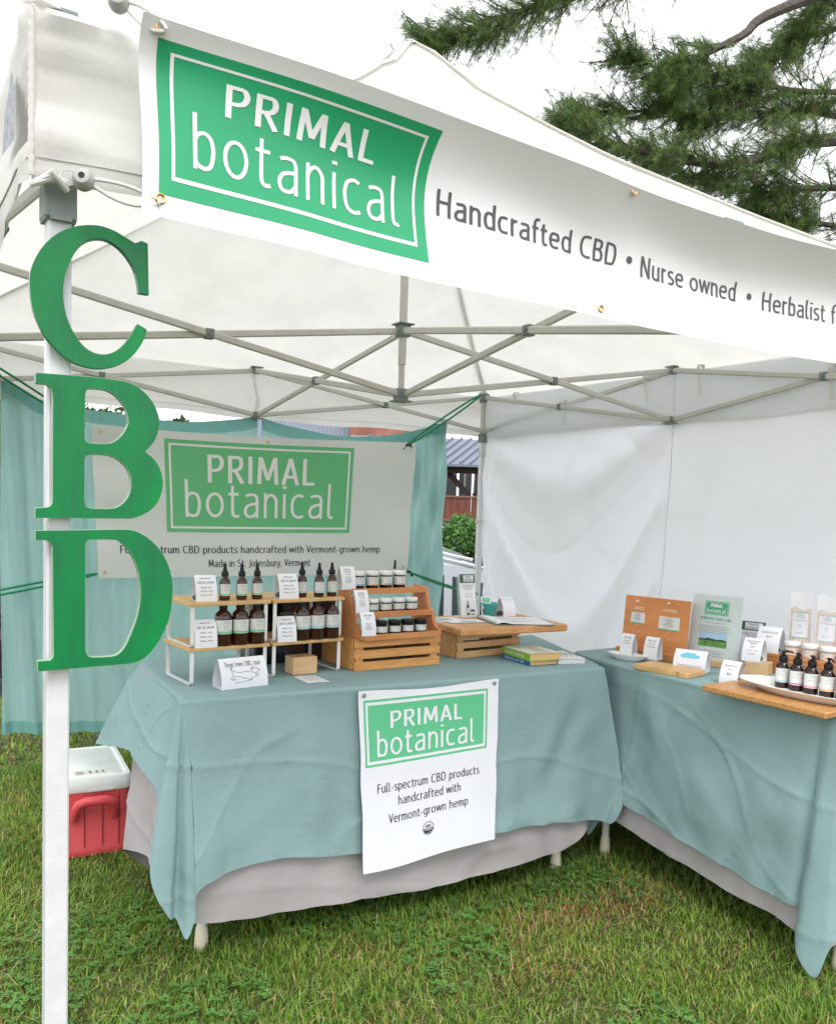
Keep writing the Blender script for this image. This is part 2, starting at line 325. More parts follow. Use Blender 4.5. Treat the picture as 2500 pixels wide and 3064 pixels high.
def stext(s,box,warp,mat,parent,t=.10,space=.06,name='lettering',mb=None):
    h=t/2; x=0; S_=[]
    for ch in s:
        st,adv=glyph(ch,h)
        for q in st: S_.append(([(x+p[0],p[1]) for p in q],ch))
        x+=adv+space
    xs=[p[0] for q,_ in S_ for p in q]; lo,hi=min(xs)-h,max(xs)+h; x0,x1,y0,y1=box; kx=(x1-x0)/(hi-lo); ky=y1-y0
    own=mb is None; m=mb or MB()
    for n_,(q,ch) in enumerate(S_):
        if ch=='•':
            cx,cy=q[0]; k=[warp(x0+(cx-lo)*kx+.0075*ky/.046*math.cos(a),y0+cy*ky+.0075*ky/.046*math.sin(a)) for a in [i*PI/7 for i in range(14)]]; m.add(k,[tuple(range(14))]); continue
        hh=h*1.5 if (ch=='i' and len(q)==2) else h
        if len(q)<=3:
            d=[q[0]]
            for a,b in zip(q,q[1:]):
                n=max(1,int(math.dist(a,b)/.16)); d+=[(a[0]+(b[0]-a[0])*i/n,a[1]+(b[1]-a[1])*i/n) for i in range(1,n+1)]
            q=d
        L_=[]
        for i,p in enumerate(q):
            a=q[max(0,i-1)]; b=q[min(len(q)-1,i+1)]
            if i in(0,len(q)-1) and len(q)>8 and math.dist(q[0],q[-1])<1e-6: a,b=q[-2],q[1]
            tx,ty=b[0]-a[0],b[1]-a[1]; mm=math.hypot(tx,ty)+1e-9; nx_,ny_=-ty/mm*hh,tx/mm*hh
            for s_ in(1,-1):
                w=warp(x0+(p[0]+s_*nx_-lo)*kx,y0+(p[1]+s_*ny_)*ky); L_.append((w[0],w[1]-n_%3*.00006,w[2]))
        m.add(L_,[(2*i,2*i+1,2*i+3,2*i+2) for i in range(len(q)-1)])
    if own: return obj(name,m,mat,parent,smooth=False)
LETTERS={"C":[[(0.1197, 1.6537), (0.1223, 1.5789), (0.1072, 1.5791), (0.1063, 1.5891), (0.1046, 1.598), (0.1018, 1.6087), (0.0981, 1.6167), (0.0932, 1.624), (0.087, 1.6316), (0.0798, 1.6383), (0.0716, 1.6435), (0.0633, 1.6469), (0.0558, 1.6479), (0.0486, 1.6471), (0.0413, 1.6451), (0.0343, 1.6415), (0.0276, 1.6361), (0.0216, 1.6294), (0.0166, 1.6216), (0.0123, 1.6131), (0.0085, 1.6046), (0.0054, 1.5957), (0.003, 1.5859), (0.0016, 1.5756), (0.001, 1.5651), (0.0013, 1.5545), (0.0026, 1.5441), (0.0049, 1.5338), (0.0084, 1.5235), (0.0128, 1.5137), (0.0181, 1.5048), (0.024, 1.497), (0.0301, 1.4909), (0.0369, 1.4862), (0.0449, 1.4832), (0.0531, 1.482), (0.0607, 1.4831), (0.0679, 1.4858), (0.0747, 1.4898), (0.0811, 1.495), (0.0872, 1.5018), (0.0927, 1.5092), (0.0973, 1.5168), (0.101, 1.5239), (0.104, 1.5296), (0.106, 1.5334), (0.1198, 1.5273), (0.1187, 1.5216), (0.1165, 1.514), (0.1128, 1.5059), (0.1081, 1.4975), (0.1027, 1.4897), (0.0964, 1.4824), (0.0892, 1.4759), (0.0814, 1.4705), (0.0733, 1.4665), (0.0648, 1.4635), (0.0561, 1.4614), (0.0468, 1.4603), (0.0362, 1.4609), (0.0258, 1.4625), (0.0175, 1.4647), (0.0099, 1.4681), (0.002, 1.4735), (-0.0058, 1.4802), (-0.0139, 1.4877), (-0.0213, 1.4961), (-0.0272, 1.5056), (-0.032, 1.5157), (-0.0363, 1.526), (-0.0396, 1.537), (-0.0418, 1.5495), (-0.043, 1.5621), (-0.0434, 1.5734), (-0.0424, 1.5844), (-0.0396, 1.5954), (-0.0353, 1.6063), (-0.0299, 1.6172), (-0.0232, 1.6276), (-0.0153, 1.6369), (-0.0065, 1.6451), (0.0025, 1.6517), (0.0121, 1.657), (0.023, 1.6613), (0.0341, 1.6643), (0.0439, 1.666), (0.0533, 1.6664), (0.0634, 1.6651), (0.0729, 1.6628), (0.0808, 1.6597), (0.0879, 1.6565), (0.0956, 1.6533), (0.1014, 1.651), (0.1106, 1.6562)]],
"B":[[(-0.0334, 1.4464), (0.0023, 1.4475), (0.042, 1.4484), (0.0619, 1.4483), (0.0749, 1.4477), (0.0858, 1.4471), (0.0951, 1.4455), (0.1048, 1.4418), (0.1139, 1.4363), (0.1225, 1.4289), (0.1297, 1.4204), (0.1351, 1.4111), (0.1387, 1.402), (0.1405, 1.3946), (0.1409, 1.3877), (0.1399, 1.3806), (0.138, 1.3733), (0.1356, 1.366), (0.1321, 1.3587), (0.1258, 1.3508), (0.1202, 1.3448), (0.1242, 1.341), (0.1288, 1.3376), (0.1345, 1.3324), (0.139, 1.326), (0.1428, 1.3186), (0.1455, 1.3107), (0.1471, 1.3024), (0.1474, 1.2943), (0.1463, 1.2859), (0.1437, 1.2765), (0.1394, 1.2672), (0.133, 1.2592), (0.1253, 1.2525), (0.1161, 1.2472), (0.1073, 1.2435), (0.1002, 1.2418), (0.0954, 1.2412), (-0.0355, 1.2398), (-0.0355, 1.2542), (-0.0216, 1.2555), (-0.0186, 1.2562), (-0.0153, 1.2576), (-0.0134, 1.2607), (-0.0123, 1.2635), (-0.0125, 1.414), (-0.0133, 1.4192), (-0.0149, 1.4252), (-0.0181, 1.4287), (-0.0211, 1.4308), (-0.0356, 1.4309), (-0.0356, 1.445)],[(0.0322, 1.4215), (0.0328, 1.4246), (0.0341, 1.4281), (0.0358, 1.4297), (0.0397, 1.4306), (0.0486, 1.4312), (0.0585, 1.4308), (0.0655, 1.4292), (0.0717, 1.4262), (0.078, 1.4213), (0.0836, 1.4153), (0.088, 1.4087), (0.0913, 1.4014), (0.0931, 1.3931), (0.094, 1.3862), (0.0943, 1.3849), (0.0935, 1.384), (0.0914, 1.3785), (0.0882, 1.3717), (0.0837, 1.3655), (0.0785, 1.3601), (0.0731, 1.356), (0.067, 1.3532), (0.0595, 1.352), (0.0517, 1.3517), (0.044, 1.3516), (0.0376, 1.352), (0.0344, 1.3531), (0.0329, 1.355), (0.0321, 1.3585), (0.0319, 1.3617)],[(0.0321, 1.3286), (0.0329, 1.3307), (0.0349, 1.3331), (0.0383, 1.3342), (0.0443, 1.3348), (0.0553, 1.3352), (0.0672, 1.3346), (0.0756, 1.3319), (0.0827, 1.3275), (0.0894, 1.3214), (0.0946, 1.3141), (0.0975, 1.3065), (0.0987, 1.2982), (0.0986, 1.289), (0.0969, 1.28), (0.0938, 1.2728), (0.0892, 1.2667), (0.0831, 1.2612), (0.0756, 1.2572), (0.0662, 1.2559), (0.0563, 1.2557), (0.0469, 1.2556), (0.0392, 1.2562), (0.0353, 1.2575), (0.0335, 1.26), (0.0324, 1.2652), (0.0321, 1.2698)]],
"D":[[(-0.0354, 1.222), (-0.0351, 1.2081), (-0.0233, 1.2078), (-0.0199, 1.207), (-0.016, 1.2054), (-0.0138, 1.2018), (-0.0124, 1.1986), (-0.01, 1.0414), (-0.0101, 1.0387), (-0.0109, 1.0355), (-0.0132, 1.0331), (-0.0154, 1.0315), (-0.0318, 1.0314), (-0.0314, 1.0158), (0.0976, 1.0185), (0.1047, 1.0191), (0.1137, 1.0212), (0.1218, 1.0257), (0.1299, 1.0327), (0.1383, 1.0427), (0.1462, 1.0549), (0.1535, 1.0686), (0.1594, 1.0838), (0.1627, 1.1006), (0.1642, 1.1174), (0.1648, 1.1324), (0.1638, 1.1469), (0.1603, 1.162), (0.155, 1.1763), (0.1482, 1.1885), (0.1402, 1.1992), (0.1312, 1.2082), (0.1217, 1.2155), (0.1123, 1.2206), (0.1035, 1.2239), (0.0954, 1.2251), (0.0896, 1.2253)],[(0.0339, 1.2017), (0.0345, 1.2044), (0.0361, 1.2073), (0.0378, 1.2086), (0.0433, 1.2091), (0.0595, 1.2095), (0.076, 1.209), (0.0822, 1.2073), (0.0859, 1.204), (0.0918, 1.1984), (0.0979, 1.1909), (0.1034, 1.1813), (0.1081, 1.1704), (0.1113, 1.1583), (0.1134, 1.1456), (0.1146, 1.1334), (0.1147, 1.1209), (0.1134, 1.1076), (0.1109, 1.0941), (0.1068, 1.0804), (0.1021, 1.0676), (0.0978, 1.0566), (0.0933, 1.0474), (0.0886, 1.0404), (0.0835, 1.0356), (0.0787, 1.0329), (0.0717, 1.0318), (0.0578, 1.0317), (0.0445, 1.0325), (0.0396, 1.034), (0.0378, 1.0364), (0.0359, 1.0408), (0.0349, 1.0447)]]}
BRANCHES=[[(11.49, 4.28, 8.47), (8.14, 4.82, 6.74), (7.44, 4.86, 6.23), (6.86, 4.96, 5.86), (6.71, 5.04, 5.66)], [(11.71, 3.94, 6.16), (8.54, 4.44, 5.33), (7.94, 4.57, 5.17), (7.43, 4.75, 4.91), (6.68, 4.98, 4.86), (6.0, 5.31, 4.98), (5.63, 5.55, 5.1)], [(11.01, 4.68, 9.61), (7.53, 5.26, 7.44), (6.15, 5.6, 6.69), (5.4, 5.8, 6.28), (4.85, 6.01, 6.01), (4.46, 6.23, 5.81)], [(11.72, 3.98, 6.74), (9.02, 4.8, 6.08), (7.82, 5.07, 5.96), (7.01, 5.35, 5.93), (6.46, 5.58, 6.04)], [(11.7, 3.87, 5.29), (9.2, 4.84, 5.08), (8.38, 5.1, 4.92), (7.67, 5.32, 4.93), (6.97, 5.66, 5.13)], [(11.7, 3.8, 4.42), (9.0, 4.68, 4.57), (8.43, 4.8, 4.54), (7.94, 4.99, 4.54)], [(11.73, 4.05, 7.61), (9.21, 4.98, 6.9), (8.4, 5.22, 6.44), (7.77, 5.34, 5.89), (7.42, 5.41, 5.52)], [(11.74, 4.14, 8.77), (9.52, 4.85, 7.57), (8.86, 4.98, 7.0), (8.54, 5.03, 6.55)], [(11.71, 3.91, 5.87), (9.08, 4.74, 5.82), (8.31, 4.86, 5.71), (7.51, 5.24, 5.58), (6.78, 5.58, 5.56), (6.21, 5.93, 5.51)]]
# ================================================================ GROUND
def gz(x,y):
    d=max(0,y-4.2, x-5.0, -3.5-x)
    t=min(1,d/2.2); t=t*t*(3-2*t); return -0.90*t
xs=[-300,-120,-50,-25,-15,-10,-7]+[-5.5+.25*i for i in range(70)]+[13,16,20,30,50,120,300]
ys=[-300,-100,-40,-15,-8,-5]+[-3+.25*i for i in range(60)]+[13,16,20,30,50,120,300]
mb=MB(); nx=len(xs)
mb.v=[(x,y,gz(x,y)+(.012*n2(x,y,3) if abs(x)<8 and abs(y)<8 else 0)) for y in ys for x in xs]
mb.f=[(j*nx+i,j*nx+i+1,(j+1)*nx+i+1,(j+1)*nx+i) for j in range(len(ys)-1) for i in range(nx-1)]
gm=M('lawn_soil',(.085,.085,.032),.95,var=(5,.5,(.06,.035,.018)),bump=(60,1,.02))
tag(obj('ground',mb,gm,smooth=True),kind='structure')
asph=M('wet_asphalt',(.11,.11,.115),.5,var=(3,.3),bump=(200,.4,.004))
mb=MB(); mb.box((6,60,-.896+.0),(120,106,.004)); tag(obj('parking_lot',mb,asph),kind='structure')
# ---- grass blades
def blades(name,n,x0,x1,y0,y1,h0,h1,seed,wd=.00135):
    g=np.random.default_rng(seed); x=g.uniform(x0,x1,n); y=g.uniform(y0,y1,n)
    def nn(x,y,s,sd):
        v=0
        for i in range(5):
            a=i*2.4+sd*1.7; k=s*(1+.63*i); v=v+np.sin((x*np.cos(a)+y*np.sin(a))*k+sd*3.1+i*1.3)/(1+.5*i)
        return v/3
    z=np.where((np.abs(x)<8)&(np.abs(y)<8),.012*nn(x,y,3,0),0); d=np.clip((y-4.2)/2.2,0,1); z=z-.90*d*d*(3-2*d)-.004
    dens=nn(x,y,5,3)+.5*nn(x,y,17,5)
    h=g.uniform(h0,h1,n)*(1+.45*dens); th=g.uniform(0,2*PI,n)+.8*nn(x,y,9,2)
    tilt=g.uniform(.35,1.50,n); w=g.uniform(.7,1.5,n)*wd
    tx,ty=np.cos(th),np.sin(th); sx,sy=-ty,tx
    V=np.zeros((n,5,3))
    hz=h*np.cos(tilt); hd=h*np.sin(tilt)
    V[:,0]=np.c_[x-sx*w,y-sy*w,z]; V[:,1]=np.c_[x+sx*w,y+sy*w,z]
    mx_,my_=x+tx*hd*.35,y+ty*hd*.35; V[:,2]=np.c_[mx_+sx*w*.9,my_+sy*w*.9,z+hz*.62]; V[:,3]=np.c_[mx_-sx*w*.9,my_-sy*w*.9,z+hz*.62]
    V[:,4]=np.c_[x+tx*hd,y+ty*hd,z+hz*.97]
    V[:,:,2]=np.maximum(V[:,:,2],z[:,None]+.0)
    tri=np.array([[0,1,2],[0,2,3],[3,2,4]]); F=(np.arange(n)[:,None,None]*5+tri[None]).reshape(-1,3)
    me=bpy.data.meshes.new(name); me.vertices.add(n*5); me.vertices.foreach_set('co',V.reshape(-1))
    me.loops.add(F.size); me.loops.foreach_set('vertex_index',F.reshape(-1).astype(np.int32))
    me.polygons.add(len(F)); me.polygons.foreach_set('loop_start',np.arange(0,F.size,3,dtype=np.int32)); me.polygons.foreach_set('loop_total',np.full(len(F),3,dtype=np.int32))
    me.update(); me.validate()
    t=g.random(n); c=np.zeros((n,4)); c[:,3]=1
    A=np.array([.15,.275,.038]); B=np.array([.28,.42,.060]); C=np.array([.075,.165,.030])
    mixv=np.clip(.5+.5*nn(x,y,7,8)+g.normal(0,.35,n),0,1)[:,None]
    c[:,:3]=A*(1-mixv)+B*mixv; k=t<.22; c[k,:3]=C
    pt_=sum(a*np.exp(-(((x-cx)/rx)**2+((y-cy)/ry)**2)) for cx,cy,rx,ry,a in [(1.62,.60,.22,.10,.75),(1.86,.57,.15,.10,.7),(1.35,.38,.18,.12,.4),(.55,.35,.12,.07,.35),(-.5,.9,.2,.15,.3)])
    dead=(g.random(n)<(.05+.6*pt_+.30*np.clip(nn(x,y,6,11)+.15*nn(x,y,23,4)-.18,0,1)))
    c[dead,:3]=np.array([.50,.38,.16])*g.uniform(.6,1.3,(dead.sum(),1)); br=(g.random(n)<.35*pt_+.14*np.clip(nn(x,y,8,13)-.1,0,1)); c[br,:3]=np.array([.30,.14,.05])
    a=me.color_attributes.new('tint','FLOAT_COLOR','POINT'); a.data.foreach_set('color',np.repeat(c,5,axis=0).reshape(-1).astype(np.float32))
    o=bpy.data.objects.new(name,me); COL.objects.link(o); return o
def vcol(name,attr,rough=.6,transl=.3,mul=1.0,spec=.3):
    m=bpy.data.materials.new(name); m.use_nodes=True; n=m.node_tree; b=n.nodes['Principled BSDF']; o=n.nodes['Material Output']
    a=n.nodes.new('ShaderNodeAttribute'); a.attribute_name=attr; b.inputs['Roughness'].default_value=rough; b.inputs['Specular IOR Level'].default_value=spec
    n.links.new(a.outputs[0],b.inputs[0]); tr=n.nodes.new('ShaderNodeBsdfTranslucent'); n.links.new(a.outputs[0],tr.inputs[0])
    x=n.nodes.new('ShaderNodeMixShader'); x.inputs[0].default_value=transl; n.links.new(b.outputs[0],x.inputs[1]); n.links.new(tr.outputs[0],x.inputs[2]); n.links.new(x.outputs[0],o.inputs[0]); return m
grassm=vcol('grass_blade','tint',.5)
o=blades('lawn_grass',560000,-1.2,2.7,-.9,2.9,.015,.046,1); o.data.materials.append(grassm); tag(o,'mown lawn grass with straw and thatch under the tent','grass',kind='stuff')
o=blades('lawn_grass',90000,-3,5,2.9,6.4,.025,.06,2,.003); o.data.materials.append(grassm); tag(o,'thin lawn grass behind the tent running down to the parking lot','grass',kind='stuff')
o=blades('lawn_grass',30000,2.7,4.5,-2,2.9,.025,.06,3,.004); o.data.materials.append(grassm); tag(o,'lawn grass outside the white side wall','grass',kind='stuff')
# long dry stems lying over the lawn
mb=MB(); g=random.Random(8)
for i in range(2600):
    x,y=g.uniform(-1.1,2.6),g.uniform(-.85,2.0); a=g.uniform(0,7); l=g.uniform(.03,.10); z=.012*n2(x,y,3)+g.uniform(.012,.040); w=.0007
    p=[(x,y,z),(x+math.cos(a)*l*.5,y+math.sin(a)*l*.5,z+g.uniform(0,.015)),(x+math.cos(a+g.uniform(-.4,.4))*l,y+math.sin(a+g.uniform(-.3,.3))*l,z+g.uniform(-.006,.012))]
    sx,sy=-math.sin(a)*w,math.cos(a)*w
    mb.add([(p[0][0]-sx,p[0][1]-sy,p[0][2]),(p[0][0]+sx,p[0][1]+sy,p[0][2]),(p[1][0]+sx,p[1][1]+sy,p[1][2]),(p[1][0]-sx,p[1][1]-sy,p[1][2]),p[2]],[(0,1,2,3),(3,2,4)])
tag(obj('dry_stems',mb,M('dry_straw',(.50,.42,.22),.7,transl=.2,var=(3,.4)),smooth=False),'pale dry grass stems lying across the lawn','dry grass',kind='stuff')
# clover leaves in the lawn
mb=MB(); g=random.Random(3)
for i in range(5200):
    while True:
        x,y=g.uniform(-.6,2.0),g.uniform(-.9,1.3)
        if n2(x,y,5,21)>-.25+.35*max(0,x-.6): break
    h=g.uniform(.015,.035); rad=g.uniform(.0045,.0085); a0=g.uniform(0,7); z=.012*n2(x,y,3)+h
    for k in range(3):
        a=a0+k*2.094; cx,cy=x+math.cos(a)*rad,y+math.sin(a)*rad; tz=g.uniform(-.003,.003)
        p=[(x,y,z-.001)]+[(cx+math.cos(a+t)*rad*.85,cy+math.sin(a+t)*rad*.85,z+tz) for t in(-1.6,-.7,.7,1.6)]
        mb.add(p,[(0,1,2,3,4)])
clover=M('clover_leaf',(.12,.27,.06),.55,transl=.25,var=(9,.4),spec=.3)
tag(obj('clover',mb,clover,smooth=False),'low clover leaves scattered through the grass','clover',kind='stuff')
for i,(x,y,s,lb) in enumerate([(-.42,.22,1,'white clover flower in the grass left of the front pole'),(.30,-.30,1,'white clover flower in the grass near the bottom centre left'),(.02,-.52,1.2,'white clover flower right beside the foot of the front pole')]):
    t=thing('clover_flower',lb,'flower',(x,y,0),0,'white clover flowers in the lawn')
    mb=MB(); mb.path([(0,0,0),(0.002,0,.045*s)],.0009,5); obj('stem',mb,clover,t)
    mb=MB(); mb.lathe([(.001,-.004),(.006,0),(.008,.005),(.005,.011),(.001,.013)],(0.002,0,.045*s),9); obj('flower_head',mb,M('clover_petals',(.75,.70,.68),.7,bump=(500,1,.002)) if i==0 else bpy.data.materials['clover_petals'],t)
# ================================================================ TENT
SZ=2.92; ZE=1.945; ZB=1.700; OV=.042; PK=2.93
tent=thing('canopy_tent','white pop up canopy tent with grey scissor frame and green letters on its front pole','canopy tent',(0,0,0))
def leg(x,y,nm='leg'):
    mb=MB(); w=.0165; b=.003
    mb.path([(x,y,0.02),(x,y,1.70)],0,prof=[(-w,-w+b),(-w+b,-w),(w-b,-w),(w,-w+b),(w,w-b),(w-b,w),(-w+b,w),(-w,w-b)],up=(0,1,0))
    l=obj(nm,mb,polem,tent,smooth=False)
    mb=MB(); mb.box((x,y,.012),(.07,.07,.02),b=.004); obj('foot_plate',mb,greyd,l)
    mb=MB(); mb.box((x,y,1.695),(.045,.045,.052),b=.003); mb.box((x,y-.0235,1.672),(.03,.003,.01)); obj('slider_bracket',mb,greyp,l)
    mb=MB(); w=.014; mb.box((x,y,1.83),(.028,.028,.23)); obj('inner_tube',mb,frame,l)
    mb=MB(); mb.box((x,y,1.935),(.046,.046,.055),b=.003); obj('top_bracket',mb,greyp,l)
    return l
for p in((0,0),(SZ,SZ),(0,SZ),(SZ,0)): leg(*p)
# front pole wears a taller grey bracket sleeve
mb=MB(); mb.path([(0,0,1.668),(0,0,1.68),(0,0,1.72),(0,0,1.735)],0,prof=[(-.0215,-.019),(.0215,-.019),(.0215,.019),(-.0215,.019)],up=(0,1,0)); obj('corner_sleeve',mb,greyd,tent)
mid=SZ/2; ZT=1.940; ZM=1.712; ZC=1.925; ZCB=1.688; ZS=1.735
def bar(p,q,nm='truss_bar',w=.013,h=.024,off=0):
    P,Q=Vector(p),Vector(q); d=(Q-P).normalized(); s=d.cross(Vector((0,0,1))).normalized()*off
    mb=MB(); P=P+d*.012+s; Q=Q-d*.012+s
    pr=[(-w/2,-h/2+.004),(-w/2+.004,-h/2),(w/2-.004,-h/2),(w/2,-h/2+.004),(w/2,h/2-.004),(w/2-.004,h/2),(-w/2+.004,h/2),(-w/2,h/2-.004)]
    mb.path([P,Q],0,prof=pr,up=(0,0,1)); return obj(nm,mb,frame,tent,smooth=False)
def joint(p,ax):
    mb=MB(); d=(.034,.030,.034) if ax=='x' else (.030,.034,.034)
    mb.box(p,d,b=.004); j=obj('pivot_plate',mb,greyp,tent)
    mb=MB()
    for s in(-1,1):
        n=Vector((0,s,0)) if ax=='x' else Vector((s,0,0)); c=Vector(p)+n*.0155
        mb.path([c,c+n*.003],.008,10); mb.path([c+n*.003,c+n*.005],.0045,8)
    obj('bolt',mb,greyd,j)
def scissor(c,m_,cb,ct,mb_z,mt_z,ax):
    # c: outer end xy, m_: inner end xy
    bar((*c,ct),(*m_,mb_z),off=.0075); bar((*c,cb),(*m_,mt_z),off=-.0075)
    # crossing point
    t=(ct-cb)/((ct-cb)+(mt_z-mb_z)); joint((c[0]+(m_[0]-c[0])*t,c[1]+(m_[1]-c[1])*t,ct+(mb_z-ct)*t),ax)
mids=[((mid,SZ),'x'),((SZ,mid),'y'),((mid,0),'x'),((0,mid),'y')]
for (m_,ax) in mids:
    for s in(0,SZ):
        c=(s,m_[1]) if ax=='x' else (m_[0],s); scissor(c,m_,ZS,ZT,ZM,ZT,ax)
    scissor(m_,(mid,mid),ZM,ZT,ZCB,ZC,'y' if ax=='x' else 'x')
    for z in(ZT,ZM):
        mb=MB(); mb.box((*m_,z),(.036,.036,.034),b=.003); mb.box((*m_,z+(.017 if z==ZT else -.017)),(.062 if ax=='x' else .04,.062 if ax=='y' else .04,.005)); k=obj('truss_hub',mb,greyd,tent)
        mb=MB()
        for dx,dy in((1,0),(-1,0),(0,1),(0,-1)):
            c=Vector((*m_,z))+Vector((dx*.018+dy*.008,dy*.018+dx*.008,0)); mb.path([c,c+Vector((dx,dy,0))*.004],.004,7)
        obj('bolt',mb,steel,k)
for z,nm in((ZC,'centre_hub'),(ZCB,'centre_hub')):
    mb=MB(); mb.box((mid,mid,z),(.044,.044,.046),b=.003); mb.box((mid,mid,z+(.024 if z==ZC else -.024)),(.066,.066,.006),b=.002); k=obj(nm,mb,greyp,tent)
    mb=MB()
    for dx,dy in((-1,0),(0,-1)): 
        for s in(-.011,.011): c=Vector((mid,mid,z))+Vector((dx*.022+dy*s,dy*.022+dx*s,0)); mb.path([c,c+Vector((dx,dy,0))*.004],.004,7)
    obj('bolt',mb,steel,k)
mb=MB(); mb.path([(mid,mid,ZCB),(mid,mid,1.80)],.012,12); mb.path([(mid,mid,1.80),(mid,mid,1.81),(mid,mid,PK-.04)],.0155,12); obj('centre_pole',mb,frame,tent)
mb=MB(); mb.lathe([(.02,-.05),(.05,-.02),(.055,0),(.04,.012),(.001,.018)],(mid,mid,PK-.03),14); obj('pole_cap',mb,greyd,tent)
# roof: four panels, slightly sagging
RZ=[(0,2.965),(.04,2.92),(.12,2.78),(.24,2.635),(.35,2.51),(.46,2.405),(.57,2.30),(.70,2.185),(.85,2.06),(1.0,ZE)]
def roofpt(x,y):
    cx,cy=abs(x-mid),abs(y-mid); m=max(cx,cy); H=mid+OV; t=min(1,m/H); q=min(cx,cy)/(m+1e-6)
    for (a,z0),(b,z1) in zip(RZ,RZ[1:]):
        if t<=b: z=z0+(z1-z0)*(t-a)/(b-a); break
    else: z=ZE
    if x<mid and y<mid: z-=.05*math.sin(PI*min(1,max(0,(t-.22)/.78)))**.8*q
    z-=.055*math.sin(PI*min(1,t))*(1-q**3)
    return z+max(0,ZE+.022-z)*min(1,(1-t)/.03)
for k in range(4):
    mb=MB()
    def F(u,v,k=k):
        t=v*v*.15+v*.85; a=(u*2-1)*t; b=t
        xy=[(a,-b),(b,a),(-a,b),(-b,-a)][k]; H=mid+OV; x,y=mid+xy[0]*H,mid+xy[1]*H
        z=roofpt(x,y)+ .004*n2(x,y,6,k)*(1 if .1<v<.95 else 0)
        if v>.999: z=ZE-.012*math.sin(PI*u)**2*0.6
        return (x,y,z)
    mb.grid(F,40,30); obj('roof_panel',mb,canopy,tent,smooth=True,sharp=60)
# ridge seams and valance
mb=MB()
for sx,sy in((-1,-1),(1,-1),(1,1),(-1,1)):
    pts=[]
    for i in range(25):
        t=i/24; H=(mid+OV)*t; x,y=mid+sx*H,mid+sy*H; pts.append((x,y,roofpt(x,y)+.003))
    mb.path(pts,0,prof=[(-.016,-.001),(.016,-.001),(.014,.002),(-.014,.002)],up=(0,0,1))
obj('ridge_seam',mb,canopy,tent,smooth=True)
def valpt(side,u,v):
    # v 0 bottom 1 top; u along side
    L_=SZ+2*OV; s=-OV+u*L_
    e=min(u,1-u)*L_; near=math.exp(-e/.10)
    out=.013*math.sin(v*PI*2.6+1.1*math.sin(s*7))*math.exp(-e/.5)+.010*near*math.sin(v*26+math.sin(v*9)*1.5+s*9)*.6+.005*math.exp(-e/.05)*math.sin(v*48+s*30)+.004*math.exp(-e/.4)*(1-abs(math.sin(v*13+s*9)))**3+.006*math.sin(s*5+v*3)*(1-near)+.004*n2(s*6,v*8,2,side)
    if e<.004: out*=.2
    z=ZB+(ZE-ZB)*v+(1-v)*(.006*math.sin(s*4)+.004*math.sin(s*11))+(1-v)*near*.008+(1-v)*(.006 if side==0 else 0)
    if v>.999: z=ZE-.012*math.sin(PI*u)**2*.6; out=0
    d=OV+out
    return [(s,-d,z),(SZ+d,s,z),(SZ-s,SZ+d,z),(-d,SZ-s,z)][side]
for k in range(4):
    mb=MB(); mb.grid(lambda u,v:valpt(k,u,v),150,16); va=obj('valance',mb,valancem,tent,smooth=True,sharp=60)
    mb=MB()
    pts=[]
    for i in range(61):
        x,y,z=valpt(k,i/60,.13); o_=[(0,-1),(1,0),(0,1),(-1,0)][k]; pts.append((x+o_[0]*.001,y+o_[1]*.001,z))
    mb.path(pts,0,prof=[(-.0012,-.0006),(.0012,-.0006),(.0012,.0006),(-.0012,.0006)],up=(0,0,1)); obj('hem_stitch',mb,M('stitching',(.5,.5,.5),.7) if k==0 else bpy.data.materials['stitching'],va)
# corner piping
mb=MB(); pts=[(-OV-.001+.0005*math.sin(i*2.1),-OV-.003+.0005*math.cos(i*2.6),ZB+.015+(ZE-ZB-.02)*i/40) for i in range(41)]
mb.path(pts,[.0042+.0005*math.sin(i*2.2) for i in range(41)],8); obj('corner_piping',mb,valancem,tent)
# printed patch on the left valance
mb=MB(); w_=lambda u,v:(-OV-.010,u,v)
mb.add([w_(.03,1.852),w_(.05,1.79),w_(.19,1.812),w_(.16,1.86),w_(.08,1.90)],[(0,1,2,3,4)]); pt=obj('printed_patch',mb,M('worn_patch_print',(.33,.35,.38),.6,var=(60,.5)),tent)
# side flap inner hanging strip at back mid and velcro
mb=MB(); mb.grid(lambda u,v:(mid-.01+.02*u+.012*math.sin(v*5),SZ+.005,1.72+.20*v),2,10); obj('hanging_strap',mb,valancem,tent,smooth=True)
# ================================================================ WHITE SIDE WALL
def wallpt(y,z,zt=1.90,zb=.06):
    u=(SZ-y)/1.46
    uu_=min(max(u,0),1); dz=zt-z
    ph=dz/(1+1.5*math.sin(PI*min(1,uu_*1.05))**1.2*(.8)) if u<1 else dz
    amp=.070*math.sin(PI*uu_)**.6*min(1,dz*2.5+.15) if u<1 else .004
    fold=(abs(math.sin(ph*8.5-.5+.6*uu_))**1.0)*1.6-.8+.25*math.sin(ph*33+2*uu_)
    x=amp*fold+.012*math.exp(-uu_*8)*math.sin(y*90+z*6)*min(1,dz*2)
    x+=.010*math.sin(z*3+y*2)+.004*n2(y*5,z*5,2,4)
    if u>1: x+=.006*math.sin((u-1)*14+z*1.3)*min(1,(u-1)*3)
    return SZ+.012+x*1.15
wall=thing('side_wall','white translucent fabric side wall strapped to the right side of the tent frame','tent wall',(SZ,0,0))
loc=lambda p:(p[0]-SZ,p[1],p[2])
mb=MB(); mb.grid(lambda u,v:loc((wallpt(SZ-.015-u*1.445,.06+v*1.87),SZ-.015-u*1.445,.06+v*1.87)),110,120); obj('wall_panel',mb,wallm,wall,smooth=True,sharp=80)
